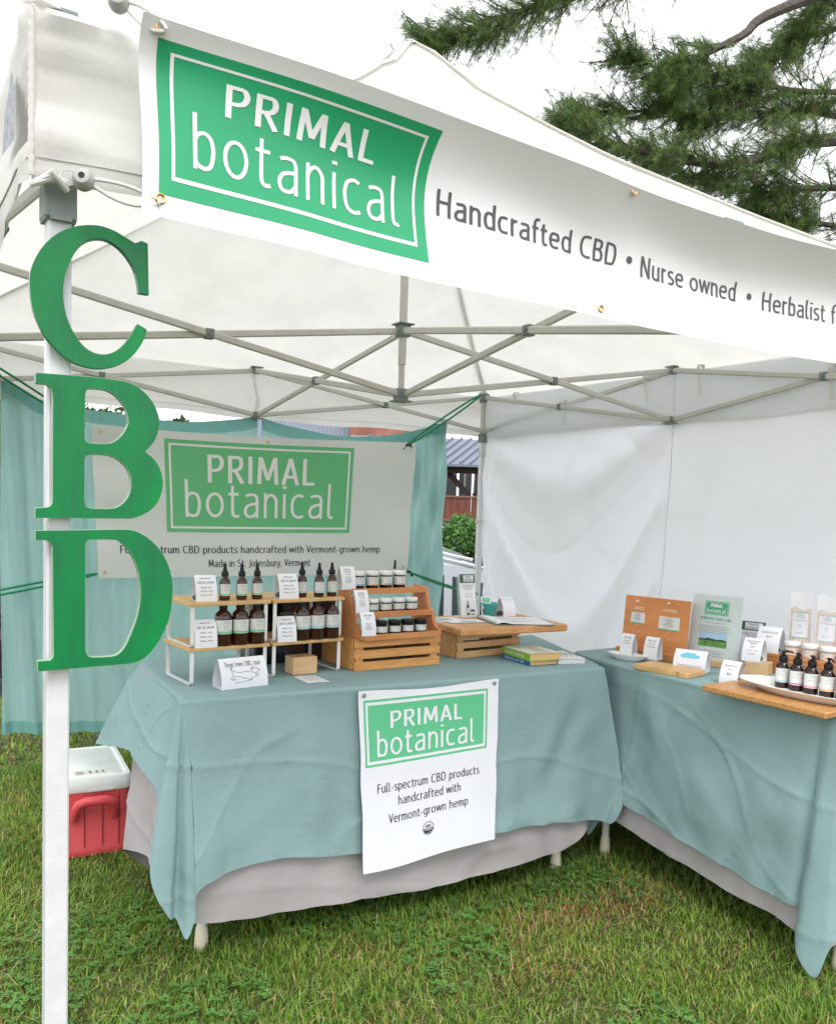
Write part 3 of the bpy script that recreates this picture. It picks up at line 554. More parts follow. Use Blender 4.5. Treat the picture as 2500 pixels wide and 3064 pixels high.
mb=MB(); mb.grid(lambda u,v:loc((wallpt(1.46-u*1.47,.06+v*1.87),1.46-u*1.47,.06+v*1.87)),80,80); obj('wall_panel',mb,wallm,wall,smooth=True,sharp=80)
mb=MB(); pts=[loc((wallpt(1.46,.06+1.87*i/60)-.0012,1.46+.003*math.sin(i*.5),.06+1.87*i/60)) for i in range(61)]
mb.path(pts,0,prof=[(-.0004,-.0022),(.0004,-.0022),(.0004,.0022),(-.0004,.0022)],up=(0,1,0)); obj('centre_seam',mb,wallm,wall,smooth=True)
for y,z in((2.62,1.925),(2.19,1.845),(1.62,1.93),(1.30,1.93),(.66,1.86)):
    mb=MB()
    pts=[(.018,y,z-.02),(-.008,y,z-.02),(-.012,y,z+.0),(-.008,y,z+.018),(.018,y,z+.018),(.022,y,z)]
    mb.path(pts,0,prof=[(-.001,-.010),(.001,-.010),(.001,.010),(-.001,.010)],up=(0,1,0),closed=True)
    mb.grid(lambda u,v:(-.006+.016*v,y-.010+.02*u,z-.02-.10*v),1,4); obj('strap',mb,valancem,wall,smooth=False)
for z in(1.60,1.19):
    mb=MB(); w=.0185; mb.path([(-w,SZ-w,z),(w,SZ-w,z),(w,SZ+w,z),(-w,SZ+w,z)],0,prof=[(-.001,-.014),(.001,-.014),(.001,.014),(-.001,.014)],up=(0,0,1),closed=True); obj('pole_strap',mb,valancem,wall,smooth=False)
# ================================================================ FRONT BANNER
fb=thing('front_banner','long white vinyl banner with green logo panel tied across the tent front','banner',(.09,-.10,1.677))
BW,BH=2.44,.279
ZTB=[(0,1.937),(.2,1.932),(.4,1.921),(.8,1.899),(1.18,1.884),(1.56,1.890),(2.44,1.94)]; ZBB=[(0,1.674),(.22,1.671),(.42,1.659),(.8,1.654),(1.1,1.651),(1.65,1.653),(2.44,1.67)]
ZTB=catmull(ZTB,6); ZBB=catmull(ZBB,6)
def lin(T,x):
    for (a,p),(b,q) in zip(T,T[1:]):
        if x<=b: return p+(q-p)*(x-a)/(b-a+1e-9)
    return T[-1][1]
def fbw(d=0.0):
    def W_(u,v):
        t=v/BH; y=-.012*(1-t)**2-.064*max(0,(t-.36)/.64)**1.7*(.5+.5*min(1,u/.8))+.012*math.sin(PI*t)
        y+=.0035*math.sin(u*6.0+t*2)+.006*math.sin((u*9-t*6))*math.exp(-u/.3)+.003*math.sin(u*14+t*7)*math.exp(-abs(u-.9)/.4)
        x=u+.004*math.sin(t*PI*1.6)*math.exp(-u/.1)-(.010*math.sin(t*PI)*math.exp(-((u-.50)/.12)**2))
        zb,zt=lin(ZBB,u),lin(ZTB,u); z=zb+(zt-zb)*(t+.11*math.sin(PI*t)*(1 if t>0 else 0))
        return (x,y-d,z-1.677)
    return W_
mb=MB(); mb.grid(lambda a,b:fbw()(a*BW,b*BH),300,44); fs=obj('vinyl_sheet',mb,vinyl,fb,smooth=True,sharp=80)
g0,g1,h0,h1=.024,.487,.026,.247
mb=MB(); rect(mb,g0,g1,h0,h1,fbw(.0006),120,60); gp=obj('green_panel',mb,vgreen,fb,smooth=True,sharp=80)
mb=MB(); border(mb,.0425,.467,.0445,.2285,.0052,fbw(.0011),120,60); obj('white_border',mb,vwhite,gp,smooth=True,sharp=80)
stext('PRIMAL',(.124,.383,.149,.203),fbw(.0013),vwhite,gp,t=.118,space=.11)
stext('botanical',(.075,.436,.0665,.1405),fbw(.0013),vwhite,gp,t=.072,space=.08)
zb_=.096; ch=.046
def run(s,x0,x1,ylo,yhi): stext(s,(x0,x1,ylo,yhi),fbw(.0008),vgrey,fb,t=.108,space=.06)
run('Handcrafted CBD',.511,.929,.100,.1445)
run('Nurse owned',.998,1.298,.093,.1375)
run('Herbalist formulated',1.387,1.93,.086,.1305)
mb=MB()
for u,v in((.965,.121),(1.343,.1115)): w=fbw(.0010); mb.add([w(u+.008*math.cos(k*PI/8),v+.008*math.sin(k*PI/8)) for k in range(16)],[tuple(range(16))])
tag(obj('bullet_dots',mb,vgrey,fb,smooth=False),kind='stuff')
def grom(t,u,v,w):
    mb=MB(); c=Vector(w(u,v)); n=16
    pts=[c+Vector((math.cos(2*PI*k/n)*.0062,-.001,math.sin(2*PI*k/n)*.0062)) for k in range(n)]
    mb.path(pts,.0019,6,closed=True,up=(0,1,0)); g_=obj('grommet',mb,brass,t)
    mb=MB(); mb.path([c+Vector((0,-.0006,0)),c+Vector((0,-.0011,0))],.0048,14); obj('grommet_hole',mb,bpy.data.materials.get('hole') or M('hole',(.62,.60,.55),.8),g_)
for u,v in((.026,.262),(.026,.020),(.912,.268),(.878,.014),(1.75,.27),(1.72,.016)): grom(fb,u,v,fbw(.0004))
def cords(lbl,ball,gr,ring):
    t=thing('bungee_tie',lbl,'bungee cord',ball)
    B=Vector(ball); G=Vector(gr)-B; Rg=Vector(ring)-B
    for s in(-1,1):
        pts=[]
        for i in range(9):
            a=i/8; sag=Vector((0,-.004*math.sin(PI*a),s*.007*math.sin(PI*a)*1.3+s*.003-.004*math.sin(PI*a))); pts.append(Vector((.008,0,0))+ (G-Vector((.008,0,0)))*a+sag)
        mb=MB(); mb.path(pts,.0027,7); obj('cord',mb,cordm,t)
    mb=MB(); mb.path([G+Vector((0,.004,.003)),G+Vector((0,-.004,0)),G+Vector((-.004,-.006,-.003))],.0023,7); obj('cord_loop',mb,cordm,t)
    mb=MB(); pr=[(k*1.12,j*1.12) for k,j in [(.0045,-.0125),(.009,-.0115),(.0125,-.006),(.0135,0),(.0125,.006),(.009,.0115),(.0045,.0125)]]
    mb.lathe(pr,(0,0,0),18,cap=True); b_=obj('ball',mb,M('ball_plastic',(.42,.42,.40),.45) if 'ball_plastic' not in bpy.data.materials else bpy.data.materials['ball_plastic'],t,smooth=True,mw=Matrix.Rotation(R(82),4,'X')@Matrix.Rotation(R(-22),4,'Y'))
    mb=MB(); mb.path([(0,0,.0125),(0,0,.0143)],.0045,12); obj('knot_hole',mb,rubber,b_)
    mb=MB(); n=14; pts=[Rg*.55+Vector((math.cos(2*PI*k/n)*.014,-.002,math.sin(2*PI*k/n)*.010)) for k in range(n)]
    mb.path(pts,.0011,6,closed=True); obj('metal_ring',mb,steel,t)
cords('white elastic ball tie holding the lower banner corner at the front pole',(.018,-.085,1.710),(.116,-.108,1.693),(-.01,-.07,1.712))
cords('white elastic ball tie holding the upper banner corner above the valance',(.064,-.080,1.963),(.117,-.128,1.922),(.03,-.07,1.985))
# strap knot at the canopy corner
mb=MB()
for k in range(3): mb.path([(-.045+.008*k,-.05,1.700+.006*k),(-.02,-.055-.003*k,1.712+.004*k),(.004,-.045,1.715-.006*k)],.0045,8)
obj('corner_webbing',mb,cordm,tent)
# ================================================================ LETTERS
def letter(ch,label):
    polys=LETTERS[ch]; xs_=[p[0] for p in polys[0]]; zs_=[p[1] for p in polys[0]]
    ox,oz=sum(xs_)/len(xs_),min(zs_); t=thing('letter_sign',label,'letter',(ox,-.036,oz),0,'painted wooden letters on the front pole')
    cu=bpy.data.curves.new('c','CURVE'); cu.dimensions='2D'; cu.fill_mode='BOTH'; cu.extrude=.0052; cu.bevel_depth=.0008; cu.offset=-.0008
    for P in polys:
        q=[P[0]]
        for p in P[1:]:
            if math.dist(p,q[-1])>.0008: q.append(p)
        sp=cu.splines.new('POLY'); sp.points.add(len(q)-1); sp.use_cyclic_u=True
        for i,p in enumerate(q): sp.points[i].co=(p[0]-ox,p[1]-oz,0,1)
    o=bpy.data.objects.new('c',cu); COL.objects.link(o); dg=bpy.context.evaluated_depsgraph_get()
    me=bpy.data.meshes.new_from_object(o.evaluated_get(dg)); bpy.data.objects.remove(o)
    face=MB(); edge=MB(); V=[(v.co.x,-v.co.z+.0052,v.co.y) for v in me.vertices]
    F1=[tuple(p.vertices) for p in me.polygons if abs(p.normal.z)>.9]; F2=[tuple(p.vertices) for p in me.polygons if abs(p.normal.z)<=.9]
    def sub(fs):
        idx={}; m=MB()
        for q in fs:
            for i in q:
                if i not in idx: idx[i]=len(m.v); m.v.append(V[i])
            m.f.append(tuple(idx[i] for i in q))
        return m
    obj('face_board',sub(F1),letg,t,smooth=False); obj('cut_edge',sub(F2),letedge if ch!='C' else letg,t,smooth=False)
    return t
letter('C','green painted wooden letter C, topmost on the front pole')
letter('B','green painted wooden letter B between the C and the D')
letter('D','green painted wooden letter D, lowest on the front pole')
# ================================================================ TEAL CURTAINS behind the stall
def interp(pts,x):
    for (a,b),(c_,d) in zip(pts,pts[1:]):
        if x<=c_: t=(x-a)/(c_-a+1e-9); return b+(d-b)*max(0,t)
    return pts[-1][1]
topL=catmull([(.262,1.80),(.30,1.76),(.438,1.686),(.605,1.672),(.80,1.660),(.962,1.648),(1.129,1.652),(1.38,1.687),(1.468,1.714)],6)
topR=catmull([(1.497,1.704),(1.58,1.682),(1.703,1.662),(1.933,1.64),(2.174,1.655),(2.394,1.695),(2.56,1.745),(2.675,1.790)],6)
def curty(x,z,sd):
    e=min(abs(x-.26),abs(x-2.68)); g_=math.exp(-e/.35)
    s=x+.10*(z-.9)*(1 if x>1.5 else -1)*-.6
    y=.004+.026*g_*math.sin(s*46+math.sin(z*2))+.014*g_*math.sin(s*97+1)+.010*math.sin(s*11+sd)+.006*n2(x*5,z*2,2,sd)
    if x>2.3 : y+=.016*math.sin((x-.16*(1.8-z))*62)
    return SZ+y
def curtain(top,x0,x1,zb0,zb1,label,sd):
    t=thing('curtain',label,'curtain',((x0+x1)/2,SZ,zb0),0,'teal curtains hung across the back of the tent'); ox,oz=(x0+x1)/2,zb0
    def F(u,v,a=0.,b=1.,dy=0):
        x=x0+(x1-x0)*u; zt=interp(top,x); zb=zb0+(zb1-zb0)*u; vv=a+(b-a)*v; z=zb+(zt-zb)*vv
        if x1>2.5: x=x-.035*u*(1-vv)**1.0
        return (x-ox,curty(x,z,sd)-SZ+dy,z-oz)
    mb=MB(); mb.grid(lambda u,v:F(u,v,.035,.962),150,50); obj('cloth',mb,curt,t,smooth=True,sharp=80)
    mb=MB(); mb.grid(lambda u,v:F(u,v,.962,1.0),150,3); obj('top_hem',mb,curth,t,smooth=True,sharp=80)
    mb=MB(); mb.grid(lambda u,v:F(u,v,0,.035),150,3); obj('bottom_hem',mb,curth,t,smooth=True,sharp=80)
    return t
curtain(topL,.262,1.470,.17,.04,'left teal curtain panel partly behind the front pole and letters',1)
curtain(topR,1.495,2.675,.04,.05,'right teal curtain panel ending beside the rear corner pole',5)
# ================================================================ BACK BANNER
bb=thing('back_banner','pale vinyl banner with green logo panel hanging on the teal curtains','banner',(.632,SZ-.05,.880))
def bbw(d=0):
    def W_(u,v): # u 0..1.775 v 0..0.75
        a,b=u/1.775,v/.75; x=.675+(2.375-.675)*a; xt=.632+(2.405-.632)*a; x=x+(xt-x)*b
        z=.880+(v)*(.715+.035*a)/.75 - .012*math.sin(PI*a)*(b) 
        y=-.012*math.sin(a*7+b*2)*(.5+.5*b)-.014*math.exp(-((a-.05)/.12)**2)*math.sin(b*14)*b -d-.03-.012*math.exp(-((a-.97)/.05)**2)*math.sin(b*9)
        return (x-.632,y+.05-.02,z-.880)
    return W_
mb=MB(); mb.grid(lambda a,b:bbw()(a*1.775,b*.75),90,30); obj('vinyl_sheet',mb,bvinyl,bb,smooth=True,sharp=80)
# map a measured x to banner u
def bx(x): return (x-.64)/(2.40-.64)*1.775
def bz(z): return (z-.880)/.735*.75
G0,G1,H0,H1=bx(.990),bx(2.003),bz(1.121),bz(1.568)
mb=MB(); G0-=.012; G1+=.004; H0-=.012; H1+=.008; rect(mb,G0,G1,H0,H1,bbw(.0010),40,20); gp=obj('green_panel',mb,bgreen,bb,smooth=True,sharp=80)
mb=MB(); border(mb,G0+.020,G1-.020,H0+.020,H1-.020,.011,bbw(.0018),40,20); obj('white_border',mb,bwhite,gp,smooth=True,sharp=80)
def bl(s,x0,x1,z0,z1,m,p,t=.1,sp=.06): stext(s,(bx(x0),bx(x1),bz(z0),bz(z1)),bbw(.0022),m,p,t=t*.9,space=sp)
bl('PRIMAL',1.193,1.792,1.366,1.508,bwhite,gp,.125,.10); bl('botanical',1.073,1.906,1.187,1.372,bwhite,gp,.085,.07)
bl('Full-spectrum CBD products handcrafted with Vermont-grown hemp',.747,2.207,1.002,1.040,black,bb,.11,.05)
bl('Made in St. Johnsbury, Vermont',1.19,1.775,.930,.968,black,bb,.11,.05)
for u,v in ((.04,.72),(.88,.725),(1.745,.725),(.03,.03),(1.745,.04)): grom(bb,u,v,bbw(.001))
mb=MB(); mb.box((1.66,-.01,.055),(.012,.004,.05)); obj('hang_tag',mb,rubber,bb)
# ================================================================ GREEN BUNGEES
def bungee(label,p,q,hook=None,gap=.022,sag=.0):
    t=thing('bungee_rope',label,'bungee cord',p,0,'green bungee cords stretching the curtains and banner to the poles')
    P=Vector((0,0,0)); Q=Vector(q)-Vector(p)
    for s in(-1,1):
        pts=[P+(Q-P)*(i/8)+Vector((0,.004*s,s*gap*.5*math.sin(PI*(i/8))**.6 - sag*math.sin(PI*i/8))) for i in range(9)]
        mb=MB(); mb.path(pts,.0054,8); obj('strand',mb,rope,t)
    if hook:
        mb=MB(); d=(Q-P).normalized(); mb.box(tuple(P),(.028,.014,.014),rz=0,ry=-math.atan2(d.z,d.x),b=.003); mb.box(tuple(P+d*.02+Vector((0,0,-.012))),(.014,.012,.02),b=.003)
        mb.path([P,P-d*.02+Vector((0,0,-.006)),P-d*.036+Vector((0,0,-.010)),P-d*.04+Vector((0,0,-.002))],.0022,6); obj('hook',mb,rubber,t)
    mb=MB(); e=Q; mb.path([e+Vector((-.012,0,-.012)),e+Vector((.004,.0,.0)),e+Vector((-.006,0,.012)),e+Vector((-.02,0,0))],.0030,6); obj('end_loop',mb,rubber if hook else rope,t)
bungee('green bungee from the upper right banner corner up to the rear corner pole',(2.315,2.80,1.612),(2.86,2.87,1.948),True,.03)
bungee('green bungee low behind the jars running right to the rear corner pole',(2.37,2.83,.893),(2.90,2.89,.745),True,.012,.01)
bungee('green bungee high at the far left behind the letter B',(.60,2.82,1.585),(.02,2.90,1.935),False,.035)
bungee('green bungee low at the far left behind the letter D',(.66,2.83,.905),(.02,2.90,.775),False,.022,.0)
# ================================================================ TABLES
def table(label,corners,feet,loc0):
    t=thing('folding_table',label,'table',(loc0[0],loc0[1],0)); ox,oy=loc0
    mb=MB(); c=[(x-ox,y-oy) for x,y in corners]
    mb.add([(x,y,.735) for x,y in c]+[(x,y,.700) for x,y in c],[(0,1,2,3),(7,6,5,4),(0,4,5,1),(1,5,6,2),(2,6,7,3),(3,7,4,0)]); obj('table_top',mb,white_pl,t)
    for x,y in feet:
        mb=MB(); mb.path([(x-ox,y-oy,.05),(x-ox,y-oy,.70)],.0135,14); l=obj('leg',mb,cream if False else whitep,t)
        mb=MB(); mb.lathe([(.0195,0),(.0205,.004),(.018,.045),(.0165,.062),(.0150,.066),(.0145,.067)],(x-ox,y-oy,.004),16); obj('foot_cap',mb,cream,l)
    return t
T1=[(.475,.855),(1.885,.79),(2.12,1.42),(.51,1.40)]
table('folding table under the teal cloth facing the camera, white leg tubes',T1,[(.545,.925),(1.821,.883),(.60,1.33),(1.95,1.33)],(1.2,1.1))
table('folding table under the teal cloth along the white side wall',[(2.02,1.05),(2.66,1.05),(2.66,-.03),(2.02,-.03)],[(2.074,.897),(2.082,-.030),(2.58,.90),(2.58,-.013)],(2.35,.5))
def cloth(name,label,cat,st,mat,topz=.742,seg=7,ripple=.0045,sd=0,top=True,rows=58,hemwob=.003,parent=None,inset=.016):
    P=catmull([tuple(a)+tuple(b) for a,b in st]+[tuple(st[0][0])+tuple(st[0][1])],seg)[:-1]; n=len(P)
    cx=sum(p[0] for p in P)/n; cy=sum(p[1] for p in P)/n; rowsv=[]; arc=0; prev=P[0]
    V=[];A=[]
    for p in P: arc+=math.dist(p[:2],prev[:2])+.6*math.dist(p[2:4],prev[2:4]); prev=p; A.append(arc)
    lv=[('i',inset,.0),('i',.004,-.0008),('o',.004,-.007)]
    for kind,a,b in lv:
        for p in P:
            dx,dy=p[0]-cx,p[1]-cy; m=math.hypot(dx,dy); s=-1 if kind=='i' else 1
            V.append((p[0]+s*a*dx/m-cx,p[1]+s*a*dy/m-cy,topz+b))
    for r in range(1,rows+1):
        t=r/rows
        for i,p in enumerate(P):
            q=P[(i+1)%n]; k=P[i-1]; tx,ty=q[2]-k[2]+1e-6,q[3]-k[3]; m=math.hypot(tx,ty)+1e-9; nx_,ny_=ty/m,-tx/m
            e=t**.82
            x=p[0]+(p[2]-p[0])*e; y=p[1]+(p[3]-p[1])*e; z=topz-.007+(p[4]+hemwob*n2(A[i]*14,0,1,sd)-topz+.007)*t
            mq=min(1,m*50); rp=mq*ripple*t*(math.sin(A[i]*13+sd)+.6*math.sin(A[i]*29+2*t+sd)) + .0035*min(1,t*4)*n2(A[i]*16,z*16,1,sd)*(.5+t)
            a_=A[i]; c1=(1-abs(math.sin(a_*6+z*7+2.2*n2(a_*3,z*4,1,sd))))**11; c2=(1-abs(math.sin(a_*9-z*11+2.5*n2(a_*4,z*3,1,sd+4))))**12; c3=(1-abs(math.sin(z*8.5+.9*a_+.8*n2(a_*2,z*2,1,sd+2))))**16
            rp+=min(1,t*5)*(.010*c1*max(0,n2(a_*5,z*5,1,sd+7)+.2)+.009*c2*max(0,n2(a_*4,z*6,1,sd+9)+.1)+.0045*c3)
            V.append((x+nx_*rp-cx,y+ny_*rp-cy,z))
    mb=MB(); R_=rows+3; mb.v=V
    mb.f=[(j*n+i,(j+1)*n+i,(j+1)*n+(i+1)%n,j*n+(i+1)%n) for j in range(R_-1) for i in range(n)]
    if top: mb.f.append(tuple(range(n)))
    o=obj(name,mb,mat,parent,smooth=True,sharp=80); o.location=(cx,cy,0); return tag(o,label,cat)
st1=[((.60,1.445),(.56,1.50,.44)),((.515,1.44),(.40,1.52,.465)),((.50,1.42),(.372,1.485,.472)),((.49,1.36),(.385,1.38,.49)),((.478,1.20),(.39,1.20,.53)),((.468,1.02),(.385,1.02,.53)),((.463,.95),(.395,.92,.52)),((.460,.91),(.405,.87,.47)),
 ((.457,.885),(.400,.845,.40)),((.455,.87),(.362,.80,.335)),((.453,.858),(.365,.765,.27)),((.454,.850),(.402,.750,.20)),((.458,.846),(.425,.775,.185)),((.462,.845),(.444,.745,.138)),((.468,.843),(.466,.742,.190)),((.474,.841),(.474,.745,.255)),((.52,.837),(.535,.766,.276)),
 ((.58,.833),(.60,.780,.283)),((.75,.825),(.76,.772,.285)),((.95,.813),(.96,.772,.258)),((1.20,.802),(1.20,.762,.250)),((1.45,.787),(1.46,.752,.243)),((1.66,.777),(1.67,.758,.232)),((1.82,.770),(1.87,.745,.213)),
 ((1.885,.766),(1.945,.735,.195)),((1.900,.772),(1.978,.722,.27)),((1.908,.790),(1.985,.765,.29)),((1.916,.815),(1.935,.84,.12)),((1.94,.86),(1.95,.88,.20)),((2.02,1.08),(2.02,1.10,.3)),((2.14,1.42),(2.14,1.45,.3)),((2.10,1.46),(2.10,1.50,.3)),((1.6,1.455),(1.6,1.50,.35)),((1.1,1.45),(1.1,1.50,.4))]
cloth('tablecloth','teal linen tablecloth draped over the table that faces the camera','tablecloth',st1,teal,seg=13,sd=1)
sk1=[((.60,1.42),(.56,1.46,.02)),((.50,1.40),(.455,1.42,.12)),((.480,1.25),(.425,1.27,.19)),((.475,1.1),(.44,1.10,.22)),((.470,.95),(.435,.95,.17)),((.468,.87),(.47,.83,.150)),((.48,.855),(.50,.800,.142)),((.75,.845),(.755,.797,.121)),((1.244,.82),(1.244,.790,.093)),((1.735,.80),(1.735,.785,.112)),((1.85,.79),(1.868,.79,.165)),((1.88,.80),(1.90,.86,.2)),((1.93,1.10),(1.96,1.15,.03)),((2.10,1.40),(2.08,1.42,.02)),((1.4,1.42),(1.4,1.46,.02))]  # back and right hems, out of sight, lengthened to darken under the table
cloth('under_cloth','grey lining cloth showing below the teal cloth on the front table','tablecloth',sk1,grey,topz=.738,seg=12,ripple=.003,sd=3,hemwob=.003)
st2=[((2.10,1.075),(2.10,1.10,.30)),((2.045,1.07),(2.02,1.09,.28)),((2.02,1.04),(1.995,1.0,.25)),((2.00,.95),(1.975,.92,.24)),((1.985,.86),(1.965,.82,.25)),((1.983,.80),(1.972,.745,.265)),((1.983,.72),(1.985,.66,.25)),((1.985,.60),(1.978,.57,.235)),((1.987,.45),(1.972,.43,.222)),((1.989,.30),(1.974,.27,.200)),((1.990,.15),(1.972,.14,.182)),
 ((1.991,.06),(1.968,.062,.180)),((1.991,.02),(1.985,.030,.175)),((1.991,-.005),(1.955,.030,.12)),((1.991,-.02),(1.935,.005,.062)),((1.992,-.035),(1.945,-.045,.022)),((1.996,-.045),(1.960,-.066,.10)),((2.01,-.055),(1.995,-.080,.165)),((2.05,-.058),(2.05,-.085,.18)),((2.15,-.06),(2.15,-.09,.2)),((2.40,-.06),(2.40,-.08,.2)),((2.66,-.06),(2.70,-.09,.1)),((2.69,-.02),(2.74,-.02,.15)),((2.69,.5),(2.72,.5,.2)),((2.69,1.05),(2.72,1.08,.2)),((2.66,1.08),(2.68,1.12,.2)),((2.4,1.08),(2.4,1.12,.25))]
cloth('tablecloth','teal linen tablecloth draped over the table along the white side wall','tablecloth',st2,teal,seg=14,sd=6)
sk2=[((2.10,1.05),(2.10,1.06,.03)),((2.03,1.03),(2.03,1.03,.2)),((2.01,.9),(2.005,.86,.19)),((2.01,.80),(2.00,.785,.179)),((2.01,.5),(2.00,.507,.141)),((2.01,.3),(2.00,.313,.120)),((2.01,.15),(2.00,.141,.110)),((2.01,.0),(2.00,.02,.086)),((2.03,-.035),(2.03,-.04,.09)),((2.4,-.04),(2.4,-.05,.12)),((2.66,-.03),(2.67,-.04,.03)),((2.66,1.04),(2.67,1.06,.02))]  # hidden rear hem brought near the ground to keep light out below
cloth('under_cloth','grey lining cloth showing below the teal cloth on the side table','tablecloth',sk2,grey,topz=.738,seg=12,ripple=.002,sd=9,hemwob=.003)
# towel sign pinned to the front
tw=thing('towel_sign','white cotton towel with green logo pinned on the front of the teal tablecloth','fabric sign',(.95,.79,.22))
def tww(d=0):
    def W_(u,v): # 0..1
        TL,TR,BL,BR=(.953,.800,.734),(1.446,.779,.737),(.962,.757,.205),(1.424,.742,.232)
        p=[(TL[i]*(1-u)+TR[i]*u)*v+(BL[i]*(1-u)+BR[i]*u)*(1-v) for i in range(3)]
        e=min(u,1-u)
        p[0]+=.0015*math.sin(v*16+3*u)*math.exp(-e/.06)*(-1 if u<.5 else 1)
        p[1]+=-.006-.003*math.sin(u*9+v*3)*(1-v)-.0015*math.exp(-e/.04)*math.sin(v*13)**2-d-.004*(1-v)
        p[2]+=-.010*math.sin(PI*u)**2*(v>.97)*1-.006*math.sin(u*6)*(1-v)*.6
        return (p[0]-.95,p[1]-.79,p[2]-.22)
    return W_
mb=MB(); mb.grid(lambda a,b:tww()(a,b),40,44); obj('towel_cloth',mb,cotton,tw,smooth=True,sharp=80)
def tb(x): return (x-.957)/(1.437-.957)
def tz(z): return (z-.221)/(.737-.221)
mb=MB(); border(mb,tb(.972),tb(1.397),tz(.519),tz(.709),.013,tww(.0006),40,30); 
mb2=MB(); rect(mb2,tb(.972)+.028,tb(1.397)-.028,tz(.519)+.030,tz(.709)-.030,tww(.0006),40,30); gp=obj('green_panel',mb2,tgreen,tw,smooth=True,sharp=80); obj('green_border',mb,tgreen,tw,smooth=True,sharp=80)
def tl(s,x0,x1,z0,z1,m=black,p=tw,t=.105,sp=.05,d=.0010): stext(s,(tb(x0),tb(x1),tz(z0),tz(z1)),tww(d),m,p,t=t*.9,space=sp)
tl('PRIMAL',1.057,1.308,.623,.672,cotton,gp,.13,.10,.0013); tl('botanical',1.012,1.352,.545,.618,cotton,gp,.10,.07,.0013)
tl('Full-spectrum CBD products',1.010,1.370,.442,.468); tl('handcrafted with',1.080,1.300,.399,.425); tl('Vermont-grown hemp',1.045,1.328,.351,.377)
em=MB(); cx,cz=1.185,.309
def disc(mb,cx,cz,r0,r1,a0,a1,n,w):
    k=len(mb.v)
    for i in range(n+1):
        a=a0+(a1-a0)*i/n
        for r in(r0,r1): mb.v.append(w(tb(cx+r*math.cos(a)),tz(cz+r*math.sin(a))))
    mb.f+=[(k+2*i,k+2*i+1,k+2*i+3,k+2*i+2) for i in range(n)]
disc(em,cx,cz,.0180,.0195,0,2*PI,28,tww(.0018)); disc(em,cx,cz,.0,.0165,PI,2*PI,16,tww(.0018))
lettering('USDA',(tb(cx-.010),tb(cx+.010),tz(cz+.003),tz(cz+.0105)),tww(.0018),black,tw,mb=em,wt=.03); eo=obj('round_emblem',em,black,tw,smooth=False)
e2=MB(); lettering('ORGANIC',(tb(cx-.0130),tb(cx+.0130),tz(cz-.0065),tz(cz-.0010)),tww(.0024),cotton,tw,mb=e2,wt=.03)
for k in range(3):
    pts=[(cx-.008+.006*k+.004*i,cz-.016+.003*i-.0004*i*i) for i in range(4)]
    for (a,b),(c_,d) in zip(pts,pts[1:]): 
        w_=tww(.0024); e2.add([w_(tb(a),tz(b)),w_(tb(c_),tz(d)),w_(tb(c_),tz(d-.0006)),w_(tb(a),tz(b-.0006))],[(0,1,2,3)])
obj('emblem_lettering',e2,cotton,eo,smooth=False)
for u in(.035,.965):
    mb=MB(); p=Vector(tww(.004)(u,.975)); mb.lathe([(.001,-.003),(.006,-.002),(.0065,0),(.004,.003),(.001,.004)],(0,0,0),12); obj('push_pin',mb,steel if False else greyd,tw,mw=Matrix.Translation(p)@Matrix.Rotation(R(90),4,'X'))
# ================================================================ COOLER
ck=thing('cooler','red cooler with white lid on the grass left of the front table','cooler',(.415,1.705,0),R(-5))
def rrect(w,d,r,n=5):
    o=[]
    for (sx,sy,a0) in((1,1,0),(-1,1,90),(-1,-1,180),(1,-1,270)):
        for i in range(n+1): a=R(a0+90*i/n); o.append((sx*(w/2-r)+r*math.cos(a),sy*(d/2-r)+r*math.sin(a)))
    return o
def loft(mb,rings):
    k=len(mb.v); n=len(rings[0][0])
    for pts,z,oy in rings:
        for x,y in pts: mb.v.append((x,y+oy,z))
    mb.f+=[(k+j*n+i,k+j*n+(i+1)%n,k+(j+1)*n+(i+1)%n,k+(j+1)*n+i) for j in range(len(rings)-1) for i in range(n)]
    mb.f.append(tuple(k+i for i in range(n))[::-1]); mb.f.append(tuple(k+(len(rings)-1)*n+i for i in range(n)))
    return mb
cw,cdp=.255,.40; oy=.20
mb=MB(); loft(mb,[(rrect(cw-.05,cdp-.05,.02),.004,oy),(rrect(cw-.02,cdp-.02,.03),.010,oy),(rrect(cw-.008,cdp-.008,.03),.035,oy),(rrect(cw-.014,cdp-.014,.03),.040,oy),(rrect(cw,cdp,.03),.245,oy)]); obj('body',mb,redm,ck,smooth=True,sharp=50)
mb=MB()
for x in(-.085,-.03,.03,.085): mb.box((x,-.0005+oy-cdp/2+.001,.14),(.0022,.004,.19))
obj('panel_groove',mb,M('dark_red_groove',(.22,.01,.016),.6),ck)
mb=MB()
mb.path([(-.065,-.004,.150),(-.062,-.022,.188),(-.052,-.036,.214),(-.035,-.040,.222),(.035,-.040,.222),(.055,-.036,.214),(.064,-.022,.188),(.067,-.004,.150)],[.013,.016,.0165,.016,.016,.0165,.016,.013],10); obj('handle',mb,redm,ck,smooth=True,sharp=60)
mb=MB(); loft(mb,[(rrect(cw+.006,cdp+.006,.032),.243,oy),(rrect(cw+.012,cdp+.012,.034),.250,oy),(rrect(cw+.010,cdp+.010,.034),.278,oy),(rrect(cw-.004,cdp-.004,.03),.292,oy),(rrect(cw-.03,cdp-.03,.025),.294,oy),(rrect(cw-.04,cdp-.04,.025),.289,oy),(rrect(cw-.055,cdp-.055,.025),.289,oy),(rrect(cw-.065,cdp-.065,.02),.293,oy)]); ld=obj('lid',mb,lidm,ck,smooth=True,sharp=40)
mb=MB(); mb.box((.025,-.0045+oy-cdp/2,.2475),(.085,.008,.010),b=.002); obj('lid_notch_shade',mb,M('lid_shadow_grey',(.50,.53,.52),.5),ld)  # notch drawn as a block, its shade put into the grey
